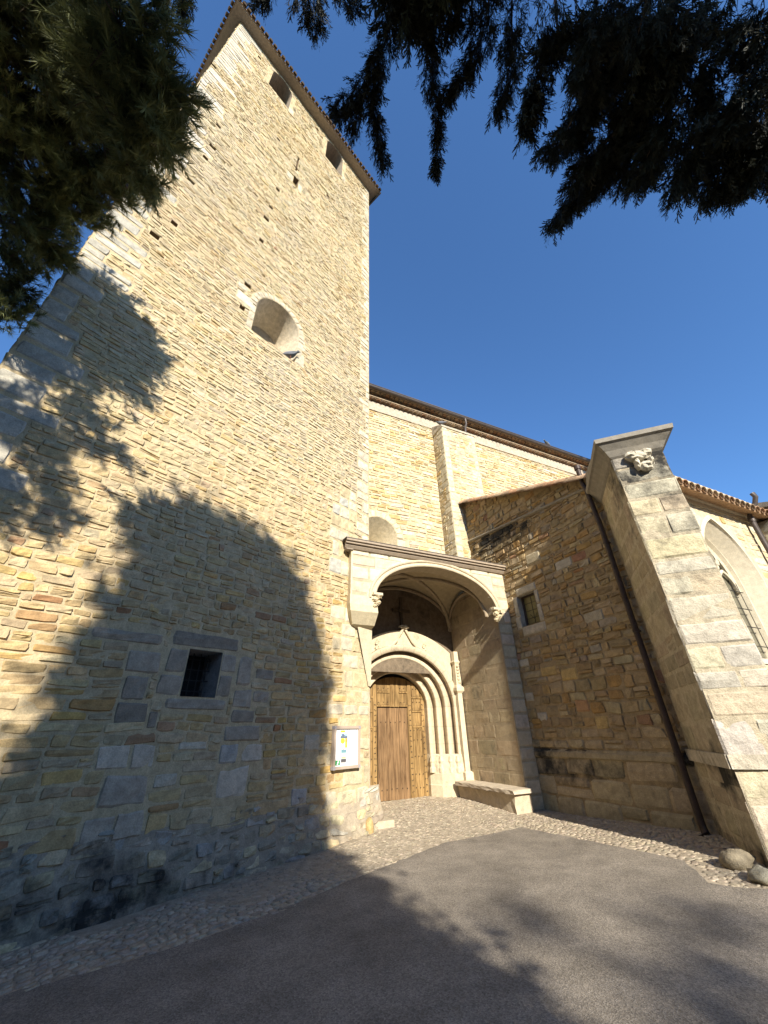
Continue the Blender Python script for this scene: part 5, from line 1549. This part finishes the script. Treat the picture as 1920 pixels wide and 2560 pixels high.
for (x0, y0), (x1, y1), w in (((1500, 0), (1440, 170), .8), ((1560, 20), (1500, 230), .9), ((1640, 40), (1560, 290), 1.0), ((1620, -30), (1600, 120), .9), ((1700, 20), (1650, 210), .9), ((1800, 30), (1690, 150), .6), ((1920, 20), (1830, 90), .9), ((1980, 90), (1880, 150), .7),
                             ((1640, 250), (1500, 420), .8), ((1700, 240), (1600, 440), .9), ((1780, 250), (1700, 470), .9), ((1860, 250), (1790, 470), .9), ((1960, 280), (1860, 450), .9), ((1990, 250), (1930, 430), .7),
                             ((1540, 330), (1430, 470), .6), ((1450, 420), (1395, 550), .42), ((1440, 300), (1380, 380), .5), ((1480, 180), (1450, 330), .7), ((1900, 210), (1810, 300), .6), ((1760, 150), (1740, 260), .35), ((1520, 400), (1460, 480), .5), ((1480, 60), (1360, 110), .4), ((1880, 330), (1820, 480), .5), ((1620, 380), (1560, 450), .6)):
    for k in range(2):
        S([(x0 + random.uniform(-25, 25), y0), ((x0 + x1) / 2 + random.uniform(-30, 30), (y0 + y1) / 2), (x1 + random.uniform(-20, 20), y1 + random.uniform(-10, 15))], w, .85, random.uniform(-1.2, 2.2))
fr_protos = [frond() for _ in range(6)]
P_, D_, wood = [], [], MB()
for pts, w, dens in strands:
    pts = [np.array(p) for p in pts]
    tube(wood, pts, np.linspace(.05, .015, len(pts)), 5, caps=False)
    seg = [np.linalg.norm(b - a) for a, b in zip(pts[:-1], pts[1:])]
    tot = sum(seg)
    n = int(78 * tot * dens * (.3 + .8 * w))
    t = rng.uniform(0, 1, n)
    cum = np.concatenate([[0], np.cumsum(seg)]) / tot
    arr = np.array(pts)
    pos = np.stack([np.interp(t, cum, arr[:, k]) for k in range(3)], 1)
    tap = (1 - .55 * t)[:, None]
    off = rng.normal(0, 1, (n, 3)); off /= np.linalg.norm(off, axis=1, keepdims=True)
    off *= (rng.random((n, 1)) ** .5) * w * tap
    # clumped outline
    ck = vnoise(pos[:, 0] * 2.2, pos[:, 2] * 2.2, 4)[:, None]
    pos = pos + off * (.55 + .75 * ck)
    main = (pts[-1] - pts[0]); main /= np.linalg.norm(main)
    P_.append(pos); D_.append(np.tile(main * .55 + np.array([0, 0, -.75]), (n, 1)) + off * .55 + rng.normal(0, .28, (n, 3)))
P_ = np.concatenate(P_); D_ = np.concatenate(D_)
crown = MB()
idx = rng.integers(0, len(fr_protos), len(P_))
cl = np.concatenate([np.array([.013, .015, .009]) * rng.uniform(.6, 1.3, (len(P_), 1)), np.zeros((len(P_), 1))], 1)  # near-black: the boughs' shade and dark exposure put into the leaf colour
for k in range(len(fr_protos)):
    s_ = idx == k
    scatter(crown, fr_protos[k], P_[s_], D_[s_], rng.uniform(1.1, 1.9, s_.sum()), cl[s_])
for c_, r_ in (((2.6, 2.5, 36), 3.0), ((6.6, 0.0, 37), 3.5), ((8.6, -1.5, 33), 3.8), ((10, -2.5, 31.5), 4.2), ((12.5, -3.5, 30), 4.0), ((11.5, -7, 36), 5.0), ((15, -9, 36), 5.0)):  # unseen crown masses added sunward to shade the boughs and block sky
    dd_ = rng.normal(size=(900, 3)); dd_ /= np.linalg.norm(dd_, axis=1, keepdims=True)
    pp_ = np.array(c_) + dd_ * r_ * rng.uniform(.3, 1, (900, 1))
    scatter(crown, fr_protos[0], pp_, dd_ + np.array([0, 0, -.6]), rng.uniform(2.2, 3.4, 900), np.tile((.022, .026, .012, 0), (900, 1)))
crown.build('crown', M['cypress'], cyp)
wood.build('branches', M['bark'], cyp)
mb = MB()
tube(mb, [(19, -3.5, -.2), (18.8, -3.2, 6), (17.8, -2.2, 15), (15.5, -1.0, 24), (13, -.5, 34)], [.55, .48, .36, .25, .1], 14)
for q_ in ((1700, 120, 26), (1880, 330, 26), (1560, 60, 26), (1250, -40, 32), (1000, -60, 33)):
    e = at(*q_); h_ = min(e[2] + .5, 32); k_ = min(1, (h_ - 6) / 26)
    s = np.array([18.6 - 5.4 * k_, -3.2 + 2.7 * k_, h_ + .6])
    tube(mb, [s, (s + e) / 2 + np.array([0, 0, .5]), e], [.15, .1, .05], 8, caps=False)
mb.build('trunk', M['bark'], cyp)

# --- trees behind the viewpoint; only their shadows show in the photograph
saz, cel, sel = R(SUN_AZ), math.cos(R(SUN_EL)), math.sin(R(SUN_EL))
sv = np.array([math.sin(saz), math.cos(saz), 0]); pv = np.array([-math.cos(saz), math.sin(saz), 0])
def shadepos(p, q, s):
    """point s metres toward the sun, p metres across it, whose shadow line has height q"""
    return sv * s + pv * p + UP * ((q + s * sel) / cel)
def leaf_clump(n=26, r=.24, l=.075):
    V, T = [], []
    for k in range(n):
        c = np.random.default_rng(k).normal(0, r * .55, 3); a = rng.normal(size=3); a /= np.linalg.norm(a); b = np.cross(a, rng.normal(size=3)); b /= np.linalg.norm(b)
        i = len(V); V += [c - a * l, c + b * l * .6, c + a * l, c - b * l * .6]; T += [(i, i + 1, i + 2), (i, i + 2, i + 3)]
    return np.array(V), np.array(T)
lc = [leaf_clump() for _ in range(4)]
def shade_tree(name, label, trunk, blobs_, dens, leaf=(.05, .065, .025), limb=2):
    t = thing(name, label, 'tree', trunk)
    P_ = []
    mbc = MB()
    for c, r_ in blobs_:
        n = int(dens * 60 * r_ ** 2) + 8 if dens > 0 else 1
        d = rng.normal(size=(n, 3)); d /= np.linalg.norm(d, axis=1, keepdims=True)
        P_.append(c + d * r_ * rng.uniform(.55, 1.05, (n, 1)))
    P_ = np.concatenate(P_)
    idx = rng.integers(0, 4, len(P_)); cl = np.concatenate([np.array(leaf) * rng.uniform(.6, 1.4, (len(P_), 1)), np.zeros((len(P_), 1))], 1)
    for k in range(4):
        s_ = idx == k
        scatter(mbc, lc[k], P_[s_], rng.normal(size=(s_.sum(), 3)), rng.uniform(.8, 1.5, s_.sum()), cl[s_])
    mbc.build('crown', M['cypress'], t)
    mb = MB()
    top = max((b[0] for b in blobs_), key=lambda c: c[2])
    tube(mb, [np.array(trunk) - UP * .3, np.array(trunk) * .5 + top * .5, top], [.3, .2, .05], 10)
    for c, r_ in blobs_[::limb]:
        k_ = min(.9, max(.15, (c[2] - 1.0) / max(top[2], 1)))
        s = np.array(trunk) + (top - np.array(trunk)) * k_ * .8
        tube(mb, [s, c], [.08, .03], 6, caps=False)
    mb.build('trunk', M['bark'], t)
S0 = 8.5
bl = []
for p, q, r_ in ((-1.75, 7.35, .62), (-1.1, 7.45, .62), (-.75, 7.05, .62), (-2.3, 6.85, .42), (-1.5, 6.6, .95), (-.55, 6.4, .75), (-2.1, 5.9, .75), (-.3, 5.6, .8), (-1.2, 5.5, 1.0), (-2.35, 5.0, .75), (-1.6, 4.4, 1.1), (-.5, 4.6, 1.0), (-2.5, 4.0, .7), (-.3, 3.6, 1.05), (-1.6, 3.1, 1.2), (-2.7, 3.0, .9), (.1, 2.6, 1.1), (-.9, 2.0, 1.3), (-2.4, 1.9, 1.1), (.35, 1.5, 1.2), (-1.2, .8, 1.4), (-2.8, .8, 1.2), (.45, .4, 1.2), (-.9, -.4, 1.3), (-2.4, -.5, 1.3), (.3, -.8, 1.2)):
    bl.append((shadepos(p + .55 + .06 * max(0, p + 1), q - .02, S0 + rng.uniform(-.5, .5)), r_ * .92))
for p, q, r_ in ((-.1, 7.6, .35), (.25, 7.25, .42), (.55, 6.75, .42), (.75, 6.1, .42), (.80, 5.4, .42), (.80, 4.6, .42), (.95, 3.7, .5)):
    bl.append((shadepos(p, q, S0), r_))
shade_tree('yew_tree', 'dense rounded evergreen behind the viewpoint, seen only by its shadow on the tower foot', tuple(shadepos(-1, 0, S0) * np.array([1, 1, 0])), bl, 4.6)
bl = []
for p, q, r_ in ((-3.7, 3.1, .8), (-4.6, 2.6, .9), (-5.5, 2.3, 1.0), (-3.8, 2.2, 1.0), (-4.8, 1.4, 1.2), (-5.8, 1.0, 1.2), (-3.7, 1.0, 1.1), (-4.5, .2, 1.3), (-5.6, -.2, 1.3), (-3.6, -.2, 1.2), (-6.6, .8, 1.2)):
    bl.append((shadepos(p + .35, q + .15, 7.5 + rng.uniform(-.5, .5)), r_))
shade_tree('evergreen_shrub', 'lower evergreen left of the viewpoint, its shadow darkening the left foot of the tower', tuple(shadepos(-4.8, 0, 7.5) * np.array([1, 1, 0])), bl, 5.5)
bl = []
for k in range(48):
    p = rng.uniform(2.3, 7.2); q = rng.uniform(.2, 3.0)
    if rng.random() > .80 - .2 * q: continue
    L_ = rng.uniform(.15, .7)
    for j in range(3):
        bl.append((shadepos(p + L_ * (j - 1) * .9, q + .10 * (j - 1) + rng.uniform(-.05, .05), 30 + rng.uniform(-3, 3)), rng.uniform(.08, .20)))
for k in range(14):
    bl.append((shadepos(rng.uniform(4.2, 8), rng.uniform(-1.2, 1.0), 30 + rng.uniform(-3, 3)), rng.uniform(.15, .3)))
shade_tree('plane_tree', 'far sparse tree behind the viewpoint whose crown dapples the asphalt with soft shade', tuple(shadepos(9.5, 0, 30) * np.array([1, 1, 0])), bl, 0, limb=14)

# unseen wood added behind the viewpoint to cut the sky fill
mb = MB(); P_ = []
for k in range(46):
    p = rng.uniform(-42, 52); sdist = rng.uniform(34, 48)
    top = -.1 + rng.uniform(-2.0, .4)
    base = sv * sdist + pv * p
    zt = (top + sdist * sel) / cel
    for j in range(9):
        r_ = rng.uniform(2.0, 3.6)
        c_ = base + np.array([rng.normal(0, 2.2), rng.normal(0, 1.5), 0]); c_[2] = rng.uniform(1.5, max(2.5, zt - r_ * 1.15))
        n_ = 60; d_ = rng.normal(size=(n_, 3)); d_ /= np.linalg.norm(d_, axis=1, keepdims=True)
        P_.append(c_ + d_ * r_ * rng.uniform(.5, 1, (n_, 1)))
    tube(mb, [base - UP * .5, base + UP * zt * .7], [.35, .15], 6, (.02, .016, .012, 0))
for x_, y_, h_ in ((-10, -3.5, 15), (-13, -7, 17), (-9.5, -9, 14), (-16, -3, 16), (-17, -10, 18), (-11, -13, 15), (-21, -6, 18), (-14, -17, 16)):  # tall trees added out of view on the left to darken the chapel wall
    for j in range(26):
        a_ = rng.uniform(0, 2 * math.pi); z_ = rng.uniform(1.5, h_)
        c_ = np.array([x_ + 1.5 * math.cos(a_), y_ + 1.5 * math.sin(a_), z_])
        d_ = rng.normal(size=(40, 3)); d_ /= np.linalg.norm(d_, axis=1, keepdims=True)
        P_.append(c_ + d_ * 1.3 * rng.uniform(.4, 1, (40, 1)))
    tube(mb, [(x_, y_, -.5), (x_, y_, h_ * .8)], [.3, .1], 6, (.02, .016, .012, 0))
P_ = np.concatenate(P_)
cl = np.concatenate([np.array((.035, .045, .018)) * rng.uniform(.6, 1.4, (len(P_), 1)), np.zeros((len(P_), 1))], 1)
scatter(mb, lc[0], P_, rng.normal(size=P_.shape), rng.uniform(3.2, 5.5, len(P_)), cl)
o = mb.build('fill_blocking_wood', M['cypress']); tag(o, 'dark wood added behind the viewpoint to dim the sky light, outside the picture', 'wood', kind='stuff')
